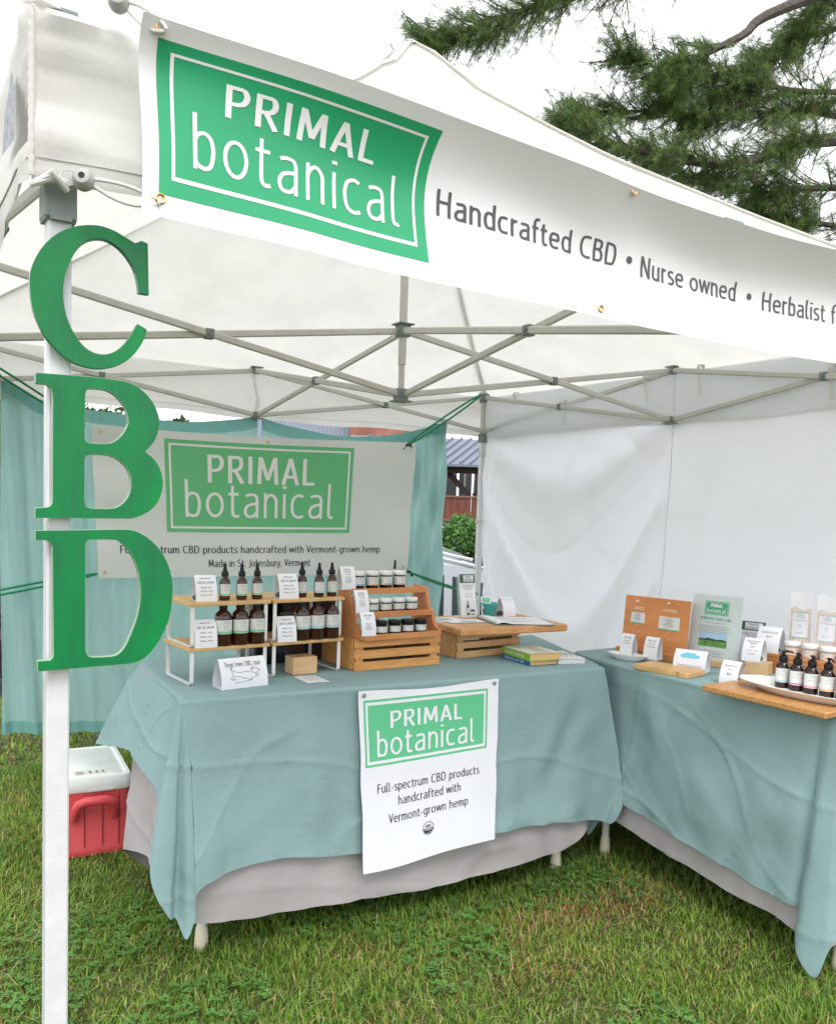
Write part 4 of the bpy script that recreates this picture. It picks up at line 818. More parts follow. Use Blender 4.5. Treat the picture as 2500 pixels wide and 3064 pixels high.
mb=MB(); mb.add([(-.06,.04,.2936),(.05,.04,.2936),(.05,.085,.2936),(-.06,.085,.2936)],[(0,1,2,3)]); st_=obj('sticker',mb,M('cream_sticker',(.62,.62,.50),.6),ld)
mb=MB()
for i,x in enumerate((-.005,.018,.038)): mb.box((x,.062,.2939),(.009,.028,.0004))
for i in range(5): mb.box((-.040,.046+i*.008,.2939),(.025,.003,.0004))
obj('sticker_print',mb,inkl,ld)
# ================================================================ DISPLAY SHELVES
def shelf_unit(h,label,loc,rz):
    t=thing('display_riser',label,'display shelf',loc,rz,'bamboo display risers with white metal legs'); w,d=.250,.205
    mb=MB(); mb.box((w/2,d/2,h-.005),(w,d,.010),b=.001); obj('board',mb,bamboo,t)
    for x in(.006,w-.016):
        r=.014; pts=[(x,.010,h-.010),(x,.010,r)]
        for k in range(1,6): a=PI/2*k/6; pts.append((x,.010+r-r*math.cos(a),r-r*math.sin(a)))
        pts+=[(x,.010+r,0.0015),(x,d-.010-r,0.0015)]
        for k in range(1,6): a=PI/2*k/6; pts.append((x,d-.010-r+r*math.sin(a),r-r*math.cos(a)))
        pts+=[(x,d-.010,r),(x,d-.010,h-.010)]
        mb=MB(); mb.path([(p[0],p[1],max(p[2],.0016)) for p in pts],0,prof=[(-.0055,-.0015),(.0055,-.0015),(.0055,.0015),(-.0055,.0015)],up=(0,0.001,1)) if False else None
        # flat strip swept by hand: width along x, thickness inward
        V=[];m=len(pts)
        for i,p in enumerate(pts):
            a=Vector(pts[max(0,i-1)]); b=Vector(pts[min(m-1,i+1)]); tg=(b-a).normalized(); nn=Vector((0,-tg.z,tg.y))
            for sx in(0,.011):
                for q in(0,.0028): V.append((p[0]+sx-.0005,p[1]+nn.y*q,max(p[2]+nn.z*q,.0005)))
        mb=MB(); mb.v=V
        for i in range(m-1):
            k=i*4; l=k+4
            mb.f+=[(k,k+1,l+1,l),(k+3,k+2,l+2,l+3),(k+2,k,l,l+2),(k+1,k+3,l+3,l+1)]
        mb.f+=[(0,2,3,1)]; obj('leg_frame',mb,whitep,t,smooth=False)
    return t
TZ=.7425
shelf_unit(.108,'lower left bamboo riser holding the large peppermint bottles',(.522,.998,TZ),R(4.5))
shelf_unit(.108,'lower right bamboo riser holding the large unflavored bottles',(.780,1.020,TZ),R(4.5))
shelf_unit(.129,'upper left bamboo riser holding three small dropper bottles with mint labels',(.522,.998,TZ+.108),R(4.5))
shelf_unit(.129,'upper right bamboo riser holding three small dropper bottles with pale blue labels',(.780,1.020,TZ+.108),R(4.5))
# curved label patch and text on a cylinder facing -Y
def cyl(r,d=.0003): return lambda u,v:((r+d)*math.sin(u/r),-(r+d)*math.cos(u/r),v)
def blabel(t,r,z0,z1,half,stripe,lines,mat=label,sh=.12,top=False):
    mb=MB(); w=cyl(r); a=r*half; mb.grid(lambda u,v:w(-a+2*a*u,z0+(z1-z0)*v),14,1); lb=obj('label',mb,mat,t,smooth=True)
    H=z1-z0
    if stripe: mb=MB(); w2=cyl(r,.0005); mb.grid(lambda u,v:w2(-a+2*a*u,z0+H*.04+H*sh*v),14,1); obj('colour_stripe',mb,stripe,lb,smooth=True)
    mb=MB(); w3=cyl(r,.0006); cx=.12*a
    for s,wd,f0,f1 in lines: lettering(s,(cx-wd*a,cx+wd*a,z0+H*f0,z0+H*f1),w3,ink,lb,res=1,mb=mb)
    border(mb,cx-.42*a,cx+.42*a,z0+H*.70,z0+H*.93,.0003,w3)
    obj('label_print',mb,inkl,lb,smooth=False); return lb
def dropper(stripe,label_,loc,rz,mg):
    t=thing('dropper_bottle',label_,'dropper bottle',loc,rz,'small amber dropper bottles on the top risers')
    mb=MB(); mb.lathe([(.012,0),(.0150,.001),(.0160,.004),(.0160,.050),(.0152,.056),(.011,.064),(.0085,.068),(.0085,.074)],n=20); obj('glass_body',mb,amber,t,smooth=True,sharp=50)
    mb=MB(); mb.lathe([(.0100,.070),(.0102,.071),(.0102,.083),(.0095,.084),(.0065,.0845),(.0062,.092),(.0048,.094),(.0046,.104),(.0028,.1075),(.0005,.108)],n=16); obj('dropper_cap',mb,rubber,t,smooth=True,sharp=50)
    blabel(t,.0160,.014,.048,1.25,stripe,[('PRIMAL',.30,.83,.91),('botanical',.36,.72,.81),('CBD OIL',.40,.50,.60),(mg,.28,.38,.45),('full spectrum drops',.6,.26,.31)]); return t
def bigb(stripe,label_,loc,rz,mg):
    t=thing('amber_bottle',label_,'bottle',loc,rz,'large amber bottles on the lower risers')
    mb=MB(); mb.lathe([(.020,0),(.0243,.0015),(.0255,.006),(.0255,.078),(.0245,.086),(.021,.094),(.015,.100),(.0105,.104),(.0100,.108)],n=24); obj('glass_body',mb,amber,t,smooth=True,sharp=50)
    mb=MB(); mb.lathe([(.0120,.106),(.0122,.107),(.0122,.119),(.0116,.1205),(.0100,.121)],n=18); obj('screw_cap',mb,rubber,t,smooth=True,sharp=50)
    blabel(t,.0255,.036,.076,1.15,stripe,[('PRIMAL',.28,.83,.91),('botanical',.36,.72,.81),('CBD OIL',.36,.50,.60),(mg,.26,.36,.44),('full spectrum hemp extract',.6,.24,.29)],sh=.14); return t
po=['nearest the peppermint card','in the middle','at the right end']; Z1=TZ+.108; Z2=TZ+.237
for i,(x,y) in enumerate([(.641,1.055),(.693,1.055),(.743,1.060)]): dropper(lgreen,f'small amber dropper bottle with mint stripe, {po[i]} of the upper left riser',(x,y,Z2),R(-6),('500mg','1000mg','1500mg')[i])
po2=['partly behind the unflavored card','in the middle','at the right end']
for i,(x,y) in enumerate([(.898,1.079),(.951,1.067),(1.000,1.077)]): dropper(lblue,f'dropper bottle with blue stripe, {po2[i]} of the upper right riser',(x,y,Z2),R(-6),('500mg','1000mg','1500mg')[i])
for i,(x,y) in enumerate([(.629,1.030),(.681,1.032),(.734,1.036)]): bigb(lgreen,f'large amber bottle with mint stripe, {po[i]} of the lower left riser',(x,y,Z1),R(-4),('2000mg','4000mg','6000mg')[i])
for i,(x,y) in enumerate([(.886,1.046),(.936,1.048),(.989,1.052)]): bigb(lblue,f'large amber bottle with blue stripe, {["nearest the unflavored card","in the middle","at the right end"][i]} of the lower right riser',(x,y,Z1),R(-4),('2000mg','4000mg','6000mg')[i])
# ---- bent price cards
def card(name,label_,loc,rz,w,h,d,lines,group=None,stn=True,cat='price card',lean=2.4):
    t=thing(name,label_,cat,loc,rz,group)
    def F(v,s=-1): return s*(d/2)*(1-max(0,v)**lean)
    pts=[(F(i/12),h*i/12) for i in range(13)]+[(F(1-i/12,1),h*(1-i/12)) for i in range(1,13)]
    mb=MB(); th=.0004; V=[]
    for k,(y,z) in enumerate(pts):
        a=pts[max(0,k-1)]; b=pts[min(len(pts)-1,k+1)]; ty,tz_=b[0]-a[0],b[1]-a[1]; m=math.hypot(ty,tz_)+1e-9; ny,nz_=-tz_/m*th,ty/m*th
        for x in(-w/2,w/2):
            V.append((x,y,z)); V.append((x,y-ny,z-nz_))
    mb.v=V
    for k in range(len(pts)-1):
        a=k*4; b=a+4; mb.f+=[(a,a+2,b+2,b),(a+1,b+1,b+3,a+3),(a,b,b+1,a+1),(a+2,a+3,b+3,b+2)]
    obj('folded_card',mb,paper,t,smooth=False)
    mb=MB(); mb.box((0,0,.0006),(w*.98,d*.96,.0006)); obj('base_flap',mb,paper,t)
    wf=lambda u,v:(u,F(v/h)-.0007,v)
    if lines:
        mb=MB()
        for s,wd,z0,z1 in lines: lettering(s,(-w*wd/2,w*wd/2,h*z0,h*z1),wf,ink,t,res=2,mb=mb,wt=.0)
        obj('printed_text',mb,ink,t,smooth=False)
    if stn:
        mb=MB(); mb.lathe([(.001,.0),(.012,.001),(.0155,.006),(.013,.012),(.006,.0155),(.0005,.016)],(0,0,.001),12,sx=1.0,sy=.75)
        for v in range(len(mb.v)): x,y,z=mb.v[v]; mb.v[v]=(x*(1+.1*math.sin(9*y*100)),y,z*(1+.08*math.sin(x*300)))
        so_=obj('stone',mb,stone,None,smooth=True,sharp=80); so_.matrix_world=Matrix.Translation(loc)@Matrix.Rotation(rz,4,'Z')@Matrix.Translation((stn if isinstance(stn,float) else -w*.30,.004,.001)); tag(so_,'dark pebble tucked inside the '+label_.replace('white folded ','').split(' on ')[0].split(' at ')[0].split(' standing ')[0].split(' above ')[0],'stone','pebbles weighing down the price cards')
    return t
CG='white folded price cards'
oil=lambda k,a,b,c_:[(k,.50,.84,.91),('CBD OIL DROPS',.80,.68,.77),(a,.52,.50,.57),(b,.58,.36,.43),(c_,.55,.21,.28)]
card('price_card','white folded peppermint price card on the upper left riser',(.582,1.062,Z2),R(-3),.062,.074,.052,oil('peppermint','500mg - $40','1000mg - $60','1500mg - $75'),CG)
card('price_card','white folded unflavored price card on the upper right riser',(.842,1.070,Z2),R(-3),.062,.074,.054,oil('unflavored','500mg - $40','1000mg - $60','1500mg - $75'),CG)
card('price_card','white folded peppermint price card on the lower left riser',(.573,1.030,Z1),R(-3),.064,.078,.052,oil('peppermint','2000mg - $130','4000mg - $200','6000mg - $260'),CG,stn=False)
card('price_card','white folded unflavored price card on the lower right riser',(.828,1.044,Z1),R(-3),.060,.076,.052,oil('unflavored','2000mg - $130','4000mg - $200','6000mg - $260'),CG,stn=False)
# dog card
dg_=card('dog_card','wide white folded card with running dog drawing at the front of the table',(.658,.958,TZ),R(7),.146,.083,.058,[],None,stn=False,cat='sign card')
mb=MB(); hh=.083
stext('Dogs love CBD, too!',(-.056,.054,.0610,.0735),lambda u,v:(u,-(.058/2)*(1-max(0,v/.083)**2.4)-.0018,v),ink,dg_,t=.09,space=.07)
dog=[[(0,.52),(-.02,.62),(-.03,.66),(.01,.60),(.05,.54),(.12,.51),(.20,.50),(.28,.52),(.34,.50),(.39,.55),(.42,.60),(.45,.63),(.50,.60),(.54,.56),(.56,.53),(.55,.50),(.51,.49),(.50,.46),(.47,.45)],[(.45,.63),(.42,.64),(.40,.60),(.42,.56),(.45,.58)],[(.0,.52),(.02,.44),(.0,.38),(-.03,.34),(-.01,.28),(.02,.30),(.04,.36),(.09,.38),(.16,.36),(.24,.30),(.32,.28),(.34,.24),(.39,.24),(.37,.29),(.42,.30),(.47,.34),(.52,.35),(.53,.39),(.47,.40),(.50,.43)],[(.02,.30),(.05,.26),(.06,.29)],[(.04,.16),(.15,.18),(.28,.20),(.40,.235)],[(.38,.50),(.42,.47),(.47,.45)]]
wf=lambda u,v:(u,-(.058/2)*(1-max(0,v/hh)**2.4)-.0009,v)
for k,st in enumerate(dog):
    P=catmull([((x-.25)*.155,z*hh*1.02+.002) for x,z in st],3)
    for (a,b),(c_,d) in zip(P,P[1:]):
        m=math.hypot(c_-a,d-b)+1e-9; nx_,nz_=-(d-b)/m*.00050,(c_-a)/m*.00050
        mb.add([wf(a-nx_,b-nz_),wf(c_-nx_,d-nz_),wf(c_+nx_,d+nz_),wf(a+nx_,b+nz_)],[(0,1,2,3)])
for (x,z,r) in((.555,.53,.0013),(.485,.575,.0008)):
    mb.add([wf((x-.25)*.155+r*math.cos(a),z*hh*1.02+r*math.sin(a)) for a in [i*PI/4 for i in range(8)]],[tuple(range(8))])
obj('dog_drawing',mb,ink,dg_,smooth=False)
# small wooden block and slip of paper
t=tag(obj('wooden_block',MB().box((0,0,.0275),(.082,.060,.054),b=.0015),block),'small pale wooden block on the teal cloth between the riser legs','wooden block'); place(t,(.897,1.068,TZ),R(2))
t=thing('paper_slip','small printed paper slip lying in front of the pale wooden block','paper',(.885,.965,TZ)); mb=MB(); mb.grid(lambda u,v:(-.035+.072*u+.004*v*0,-.055+.11*v,.0006+.001*math.sin(u*5)),4,3); obj('sheet',mb,paper,t)
mb=MB()
for i in range(7): rect(mb,-.022,.012+.012*(i%3),.042-.011*i,.0435-.011*i,lambda u,v:(u,v,.0026))
obj('printed_lines',mb,inkl,t,smooth=False)
# black storage case behind the risers
t=thing('storage_case','glossy black case standing behind the risers on the table','case',(.955,1.30,TZ),R(4))
mb=MB(); mb.box((0,0,.105),(.30,.12,.21),b=.008); obj('case_body',mb,M('glossy_black',(.012,.013,.016),.12,coat=.6),t)
mb=MB(); mb.box((.02,-.0615,.165),(.17,.003,.008),b=.001); mb.path([(-.04,-.06,.135),(.0,-.066,.120),(.05,-.066,.120),(.09,-.06,.135)],.003,8); obj('latch_trim',mb,greyp,t)
# ================================================================ CRATES
def crate(name,label_,loc,rz,w,d,h,mat,group='slatted wooden crates turned upside down'):
    t=thing(name,label_,'crate',loc,rz,group); th=.009
    for x in(th/2,w-th/2): mb=MB(); mb.box((x,d/2,h/2),(th,d-.016,h-.002),b=.001); obj('end_panel',mb,mat,t)
    n=3; g_=.010; sh=(h-g_*(n-1))/n
    for y in(-.003,d+.003):
        for k in range(n):
            mb=MB(); mb.box((w/2,y,sh/2+k*(sh+g_)),(w,.007,sh),b=.0012); s=obj('slat',mb,mat,t)
            mb=MB()
            for x in(.006,w-.006,.020,w-.020):
                for z in(-sh*.25,sh*.22): mb.path([(x,y-.0036,sh/2+k*(sh+g_)+z),(x,y-.0042,sh/2+k*(sh+g_)+z)],.0012,6)
            obj('nail',mb,bpy.data.materials.get('nail_rust') or M('nail_rust',(.22,.11,.05),.6),s,smooth=False)
    for x in(.022,w-.022):
        for y in(.004,d-.004): mb=MB(); mb.box((x,y,h/2),(.026,.007,h-.003)); obj('corner_post',mb,mat,t)
    for k in range(4): mb=MB(); mb.box((w/2,d*(k+.5)/4,h-.004),(w-.02,d/4-.003,.006)); obj('bottom_slat',mb,mat,t)
    return t
crate('wooden_crate','orange toned slatted wooden crate under the stepped jar display',(1.060,1.028,TZ),R(1.5),.330,.235,.103,pine)
crate('wooden_crate','paler slatted wooden crate under the butcher block board',(1.505,1.100,TZ),R(4),.300,.19,.090,pine2)
# stepped display
sd_=thing('stepped_display','stained wooden three step display stand holding twelve jars','display stand',(1.072,.998,TZ+.104),R(1.5))
w=.300; prof=[(0,0),(0,.022),(.016,.024),(.030,.034),(.038,.055),(.044,.078),(.062,.080),(.066,.092),(.074,.110),(.082,.132),(.088,.152),(.16,.156),(.165,.0)]
for x in(-.004,w-.008):
    mb=MB(); n=len(prof); mb.v=[(x,p[0],p[1]) for p in prof]+[(x+.012,p[0],p[1]) for p in prof]; mb.f=[tuple(range(n))[::-1],tuple(range(n,2*n))]+[(i,(i+1)%n,n+(i+1)%n,n+i) for i in range(n)]; obj('side_panel',mb,cherry,sd_,smooth=False)
for y0,z in((.004,.012),(.052,.078),(.092,.150)):
    mb=MB(); mb.box((w/2,y0+.030,z-.004),(w-.014,.068,.007),b=.0008); s=obj('step_shelf',mb,cherry,sd_)
    mb=MB(); mb.box((w/2,y0-.006,z-.006),(w-.012,.008,.019),b=.001); obj('front_lip',mb,cherry,s)
def jar(kind,stripe,label_,loc,grp,txt):
    t=thing('balm_jar',label_,'jar',loc,R(-2),grp)
    if kind=='tall': r,h,hl,bm_,lm,l0,l1=.0215,.044,.0135,amberd,white_pl,.012,.039
    elif kind=='short': r,h,hl,bm_,lm,l0,l1=.0210,.031,.013,amberd,white_pl,.007,.026
    else: r,h,hl,bm_,lm,l0,l1=.0205,.030,.0135,rubber,rubber,.007,.026
    mb=MB(); mb.lathe([(r*.85,0),(r*.97,.001),(r,.004),(r,h-.003),(r*.95,h),(r*.9,h+.002)],n=24); obj('jar_body',mb,bm_,t,smooth=True,sharp=50)
    mb=MB(); mb.lathe([(r*1.0,h),(r*1.04,h+.001),(r*1.04,h+hl-.002),(r*1.0,h+hl),(r*.8,h+hl+.0003)],n=24); ld=obj('lid',mb,lm,t,smooth=True,sharp=50)
    lb=blabel(t,r,l0,l1,1.35,None,[('PRIMAL',.22,.83,.91),('botanical',.30,.70,.81),(txt,.30,.44,.54),('body butter' if kind!='rub' else 'body rub',.26,.32,.38)])
    mb=MB(); w3=cyl(r,.0008); H=l1-l0; a=r*1.35
    rect(mb,-.35*a if kind!='rub' else -.6*a,.80*a,l0+H*.05,l0+H*.20 if kind!='rub' else l0+H*.12,w3,8,1); obj('colour_stripe',mb,stripe,lb,smooth=False)
    mb=MB()
    for i in range(5): rect(mb,-.92*a,-.70*a,l0+H*(.25+.11*i),l0+H*(.28+.11*i),w3)
    obj('fine_print',mb,inkl,lb,smooth=False)
    return t
cols=[(sblue,'blue'),(sorange,'orange'),(spurp,'mauve'),(spink,'pink')]; zt_=TZ+.104
for i,(x,y) in enumerate([(1.112,1.112),(1.166,1.114),(1.219,1.116),(1.272,1.117)]): jar('tall',cols[i][0],f'tall white lidded jar with {cols[i][1]} stripe on the top step',(x,y,zt_+.1505),'tall jars on the top step','CBD')
for i,(x,y) in enumerate([(1.142,1.067),(1.193,1.069),(1.244,1.071),(1.295,1.072)]): jar('short',cols[i][0],f'short white lidded jar with {cols[i][1]} stripe on the middle step',(x,y,zt_+.0785),'short jars on the middle step','CBD')
cols3=[(lblue,'pale blue'),(sorange,'peach'),(spurp,'mauve'),(lblue,'aqua')]
for i,(x,y) in enumerate([(1.150,1.018),(1.202,1.020),(1.252,1.021),(1.302,1.022)]): jar('rub',cols3[i][0],f'black lidded rub jar with {cols3[i][1]} print, {["first","second","third","fourth"][i]} on the bottom step',(x,y,zt_+.0125),'black lidded jars on the bottom step','CBD')
bl_=lambda a,p,c_:[('CBD BODY',.50,.86,.92),('BUTTERS',.44,.77,.83),(a,.34,.66,.72),(c_,.50,.54,.60)]
rec=[('Rapid Recovery',.45,.52,.57),('Joint Relief',.36,.45,.50),('Head & Neck',.40,.38,.43),('Lavender Citrus',.45,.31,.36)]
card('price_card','white folded body butters price card on the top step',(1.068,1.110,zt_+.1505),R(-3),.050,.074,.045,[('CBD BODY',.50,.84,.90),('BUTTERS',.44,.75,.81),('4 oz. $85',.34,.64,.70)]+rec,CG,stn=False)
card('price_card','white folded body butters price card on the middle step',(1.096,1.064,zt_+.0785),R(-3),.048,.073,.046,[('CBD BODY',.50,.84,.90),('BUTTERS',.44,.75,.81),('2 oz. $60',.34,.64,.70)]+rec,CG,stn=False)
card('price_card','white folded rubs price card on the bottom step',(1.094,1.014,zt_+.0125),R(-3),.050,.074,.046,[('CBD RUBS',.56,.82,.89),('$65',.18,.70,.77)]+[(a,b,c_-.02,d-.02) for a,b,c_,d in rec[:3]]+[('250 essential oil',.5,.29,.34)],CG,stn=False)
t=thing('leaflet','small printed leaflet standing behind the rub jars under the middle step','leaflet',(1.165,1.10,TZ+.104),R(2)); mb=MB(); mb.box((0,0,.030),(.05,.0006,.045),rx=R(-15)); obj('sheet',mb,paper,t)
mb=MB(); lettering('Subscribe to',(-.018,.02,.040,.045),lambda u,v:(u,-.0012-(v-.03)*-.27,v),ink,t,res=1,mb=mb); lettering('newsletter',(-.015,.02,.032,.037),lambda u,v:(u,-.0012-(v-.03)*-.27,v),ink,t,res=1,mb=mb); obj('printed_text',mb,ink,t,smooth=False)
# ================================================================ BUTCHER BOARD with leaflets
BZ=TZ+.0915
bo=thing('butcher_board','thick butcher block board lying on the paler crate','wooden board',(1.462,1.010,BZ),R(-2.5))
mb=MB()
for i in range(1): mb.box((.232,.165,.013),(.464,.33,.026),b=.005)
obj('board',mb,butcher,bo); mb=MB()
BT=BZ+.0262
def sheetobj(name,label_,cat,loc,rz,w,d,parts_,z=.0008,curl=.0,mat=None,group=None):
    t=thing(name,label_,cat,loc,rz,group); mb=MB(); mb.grid(lambda u,v:(w*(u-.5),d*(v-.5),z+curl*(u-.5)**2*4),8,4); sh=obj('sheet',mb,mat or paper,t,smooth=True)
    for nm,m_,x0,x1,y0,y1 in parts_:
        mb=MB(); mb.grid(lambda u,v:(w*(x0+(x1-x0)*u-.5),d*(y0+(y1-y0)*v-.5),z+.0004+curl*(x0+(x1-x0)*u-.5)**2*4),8,1); obj(nm,mb,m_,sh,smooth=True)
    return t
sheetobj('flyer','glossy flyer with green garden photo at the back left of the butcher board','flyer',(1.545,1.235,BT),R(10),.13,.085,[('garden_photo',field,.3,.75,.25,.75),('sky_photo',skyblue,.05,.28,.3,.8)],mat=paper)
sheetobj('flyer','white flyer with teal printed band on the left of the butcher board','flyer',(1.59,1.175,BT+.001),R(-8),.14,.085,[('teal_band',tgreen,.35,.8,.25,.5)],mat=paper)
bd=thing('open_binder','open spiral binder with printed white pages on the butcher board','binder',(1.775,1.11,BT),R(-17))
mb=MB(); mb.box((0,0,.0015),(.23,.21,.003)); obj('cover',mb,greyd,bd)
mb=MB(); mb.grid(lambda u,v:(-.112+.224*u,-.102+.204*v,.0045+.006*math.exp(-((u-.12)/.1)**2)+.001*math.sin(u*6)),24,4); pg=obj('page',mb,paper,bd,smooth=True)
mb=MB()
for i in range(9): 
    x0=-.07+.01*(i%3); x1=.0+.03*(i%4); y=.08-.018*i
    rect(mb,x0,x1,y,y+.002,lambda u,v:(u,v,.0065),6,1)
for cx_,cy_ in((.02,.03),(.05,-.02),(-.02,-.05)): border(mb,cx_,cx_+.03,cy_,cy_+.02,.0012,lambda u,v:(u,v,.0066))
obj('printed_lines',mb,inkl,pg,smooth=False)
mb=MB()
for i in range(14): y=-.095+.0146*i; mb.path([(-.112+.006*math.cos(a),y,.006+.006*math.sin(a)) for a in [k*PI/4 for k in range(8)]],.0008,5,closed=True)
obj('spiral_wire',mb,greyp,bd,smooth=False)
# leaflet holder
def rack(label_,loc,rz,w,h,back=True,extra=True):
    t=thing('leaflet_rack',label_,'leaflet holder',loc,rz,'clear holders filled with leaflets'); tilt=R(-12)
    q=lambda x,y,z:(x,y*math.cos(tilt)-z*math.sin(tilt)*-1*-1 if False else y+z*math.tan(-tilt),z)
    def sl(y): return lambda u,v:(u,y+v*.20,v)
    mb=MB(); rect(mb,-w/2-.006,w/2+.006,0,h*.98,sl(.012)); rect(mb,-w/2-.006,w/2+.006,0,h*.42,sl(-.014)); 
    for x in(-w/2-.006,w/2+.006): mb.add([(x,-.014,0),(x,.012,0),(x,.012+h*.98*.2,h*.98),(x,-.014+h*.42*.2,h*.42)],[(0,1,2,3)])
    mb.grid(lambda u,v:(-w/2-.006+(w+.012)*u,-.014+.075*v,.0008),1,1); obj('clear_holder',mb,clear,t,smooth=False)
    mb=MB(); mb.grid(lambda u,v:(-w/2+w*u,-.004+(h)*v*.2,h*v+.002),1,1)
    mb.box((0,.003+h*.5*.2,h*.5+.002),(w*.99,.006,h*.985),rx=-math.atan(.2)); lf=obj('leaflet_stack',mb,paper,t)
    W1=lambda u,v:(u,-.0050+v*.2,v+.002)
    W2=lambda u,v:(u,-.0056+v*.2,v+.002)
    mb=MB(); rect(mb,-w/2,w/2,h*.795,h,W1); dk=obj('dark_leaf_header',mb,darkgreenp,lf)
    mb=MB(); rect(mb,-w*.27,w*.40,h*.82,h*.975,W2); obj('logo_box',mb,paper,lf)
    W3=lambda u,v:(u,-.0062+v*.2,v+.002); mb=MB()
    lettering('PRIMAL',(-w*.15,w*.27,h*.905,h*.955),W3,ink,t,res=2,mb=mb); lettering('botanical',(-w*.22,w*.35,h*.835,h*.90),W3,ink,t,res=2,mb=mb); border(mb,-w*.255,w*.385,h*.825,h*.968,.0004,W3)
    for i,s in enumerate(('SMALL-BATCH CBD','TO HEAL MIND, BODY','AND SPIRIT')): lettering(s,(-w*(.33,.36,.2)[i],w*(.37,.40,.24)[i],h*(.725-.042*i),h*(.752-.042*i)),W3,ink,t,res=1,mb=mb)
    for i,s in enumerate(('Certified organic,','full-spectrum CBD products','made in Vermont','from locally grown hemp')): lettering(s,(-w*.22,w*.28,h*(.54-.03*i),h*(.556-.03*i)),W3,ink,t,res=1,mb=mb)
    obj('printed_text',mb,ink,lf,smooth=False)
    if extra:
        for nm,pts,m_ in (('printed_dropper_bottle',[(-.15,.05),(.02,.05),(.03,.22),(.0,.27),(-.03,.29),(-.04,.34),(-.06,.40),(-.08,.40),(-.10,.34),(-.11,.29),(-.14,.27),(-.17,.22)],rubber),('printed_jar',[(.10,.055),(.36,.055),(.37,.18),(.09,.18)],M('printed_jar_brown',(.10,.05,.03),.5)),('printed_label',[(-.14,.10),(.01,.10),(.01,.22),(-.14,.22)],label),('printed_label',[(.10,.075),(.36,.075),(.36,.125),(.10,.125)],label)):
            mb=MB(); ww=W2 if nm!='printed_label' else W3; mb.add([ww(a*w,b*h) for a,b in pts],[tuple(range(len(pts)))]); obj(nm,mb,m_,lf,smooth=False)
    return t
rack('clear holder of tall logo leaflets on the back of the butcher board',(1.672,1.262,BT),R(-6),.066,.160)
cp=thing('teal_cup','small teal ceramic cup holding business cards on the butcher board','cup',(1.772,1.270,BT))
mb=MB(); mb.lathe([(.019,0),(.021,.001),(.0335,.046),(.035,.047),(.035,.052),(.0325,.052),(.0315,.046),(.019,.006),(.001,.006)],n=28); obj('cup_body',mb,tealc,cp,smooth=True,sharp=45)
t=thing('business_cards','stack of business cards with green logo standing in the teal cup','business card',(1.757,1.268,BT+.030),R(-8)); mb=MB(); mb.box((0,.004,.022),(.040,.006,.046),rx=R(-18)); obj('card_stack',mb,paper,t)
W1=lambda u,v:(u,-.0005+.30*(v-.022),v+.0)
mb=MB(); rect(mb,-.015,.015,.024,.041,W1); obj('green_logo',mb,tgreen,t)
mb=MB(); W2=lambda u,v:(u,-.0011+.30*(v-.022),v); lettering('PRIMAL',(-.009,.009,.0335,.0385),W2,paper,t,res=1,mb=mb); lettering('botanical',(-.012,.012,.026,.032),W2,paper,t,res=1,mb=mb); obj('logo_text',mb,paper,t,smooth=False)
card('review_card','white folded card with small heading beside the teal cup',(1.850,1.268,BT),R(-4),.058,.072,.060,[('Review us online',.8,.88,.92),('scan to follow the shop',.66,.78,.81)],CG,stn=-.024,cat='sign card')
# books
def book(label_,loc,rz,w,d,h,cov,pg_,title=None,back=None,top=None,name='book'):
    t=thing(name,label_,'book',loc,rz,'books lying at the right end of the front table')
    mb=MB(); mb.box((w/2+.001,d/2,h/2),(w-.003,d-.004,h-.003)); obj('pages',mb,pg_,t)
    mb=MB(); mb.box((0.0005,d/2,h/2),(.0016,d,h),b=.0003); sp=obj('spine',mb,cov,t)
    mb=MB(); mb.grid(lambda u,v:(w*u,d*v,h+.0003+.0015*math.sin(u*5+1)*u),10,4); mb.grid(lambda u,v:(w*(1-u),d*v,h-.0008+.0015*math.sin((1-u)*5+1)*(1-u)),10,4); cv=obj('front_cover',mb,top or cov,t,smooth=True)
    mb=MB(); mb.box((w/2,d/2,.0006),(w,d,.0012)); obj('back_cover',mb,cov,t)
    if title:
        mb=MB(); lettering(title,(d*.10,d*.80,h*.30,h*.75),lambda u,v:(-.0012,d-u,v),paper,t,res=2,mb=mb); obj('spine_title',mb,paper,sp,smooth=False)
    return t,cv
book('thin blue book lying under the green book, spine to the left',(1.660,.880,TZ),R(-3),.118,.165,.017,bkblue,pages,'HEALING with CBD')
g,cv=book('thick green and cream paperback about cannabis lying on the blue book',(1.652,.872,TZ+.0175),R(-5),.130,.175,.026,bkcov,pages,'CANNABIS IS MEDICINE',top=creamc)
mb=MB(); zz=.0285
lettering('CANNABIS',(.03,.15,0,.014),lambda u,v:(.075+v-.02,.165-u,zz),ink,g,res=2,mb=mb); lettering('MEDICINE',(.03,.15,0,.014),lambda u,v:(.100+v-.02,.165-u,zz),ink,g,res=2,mb=mb); mb.v=[(x,y,z) for x,y,z in mb.v]; obj('cover_title',mb,bpy.data.materials['light_card_ink'],cv,smooth=False)
mb=MB()
for a in range(7):
    an=R(30+a*20); mb.path([(.035,.12,zz),(.035+.028*math.cos(an),.12+.028*math.sin(an),zz),(.035+.05*math.cos(an+.05),.12+.045*math.sin(an+.05),zz)],[.0003,.0009,.0002],4)
obj('leaf_print',mb,M('faded_leaf_green',(.28,.36,.22),.6),cv,smooth=False)
w_,cv=book('white paperback with grey line art lying behind the green book',(1.780,.872,TZ),R(-14),.105,.165,.018,pagew,pagew,top=paper)
mb=MB()
for k in range(6): mb.path([(.01+.02*k,.02,.0195),(.03+.018*k,.07,.0195),(.02+.02*k,.14,.0195)],[.0004,.0014,.0003],4)
obj('line_art',mb,M('faded_mauve_ink',(.30,.26,.28),.6),cv,smooth=False)
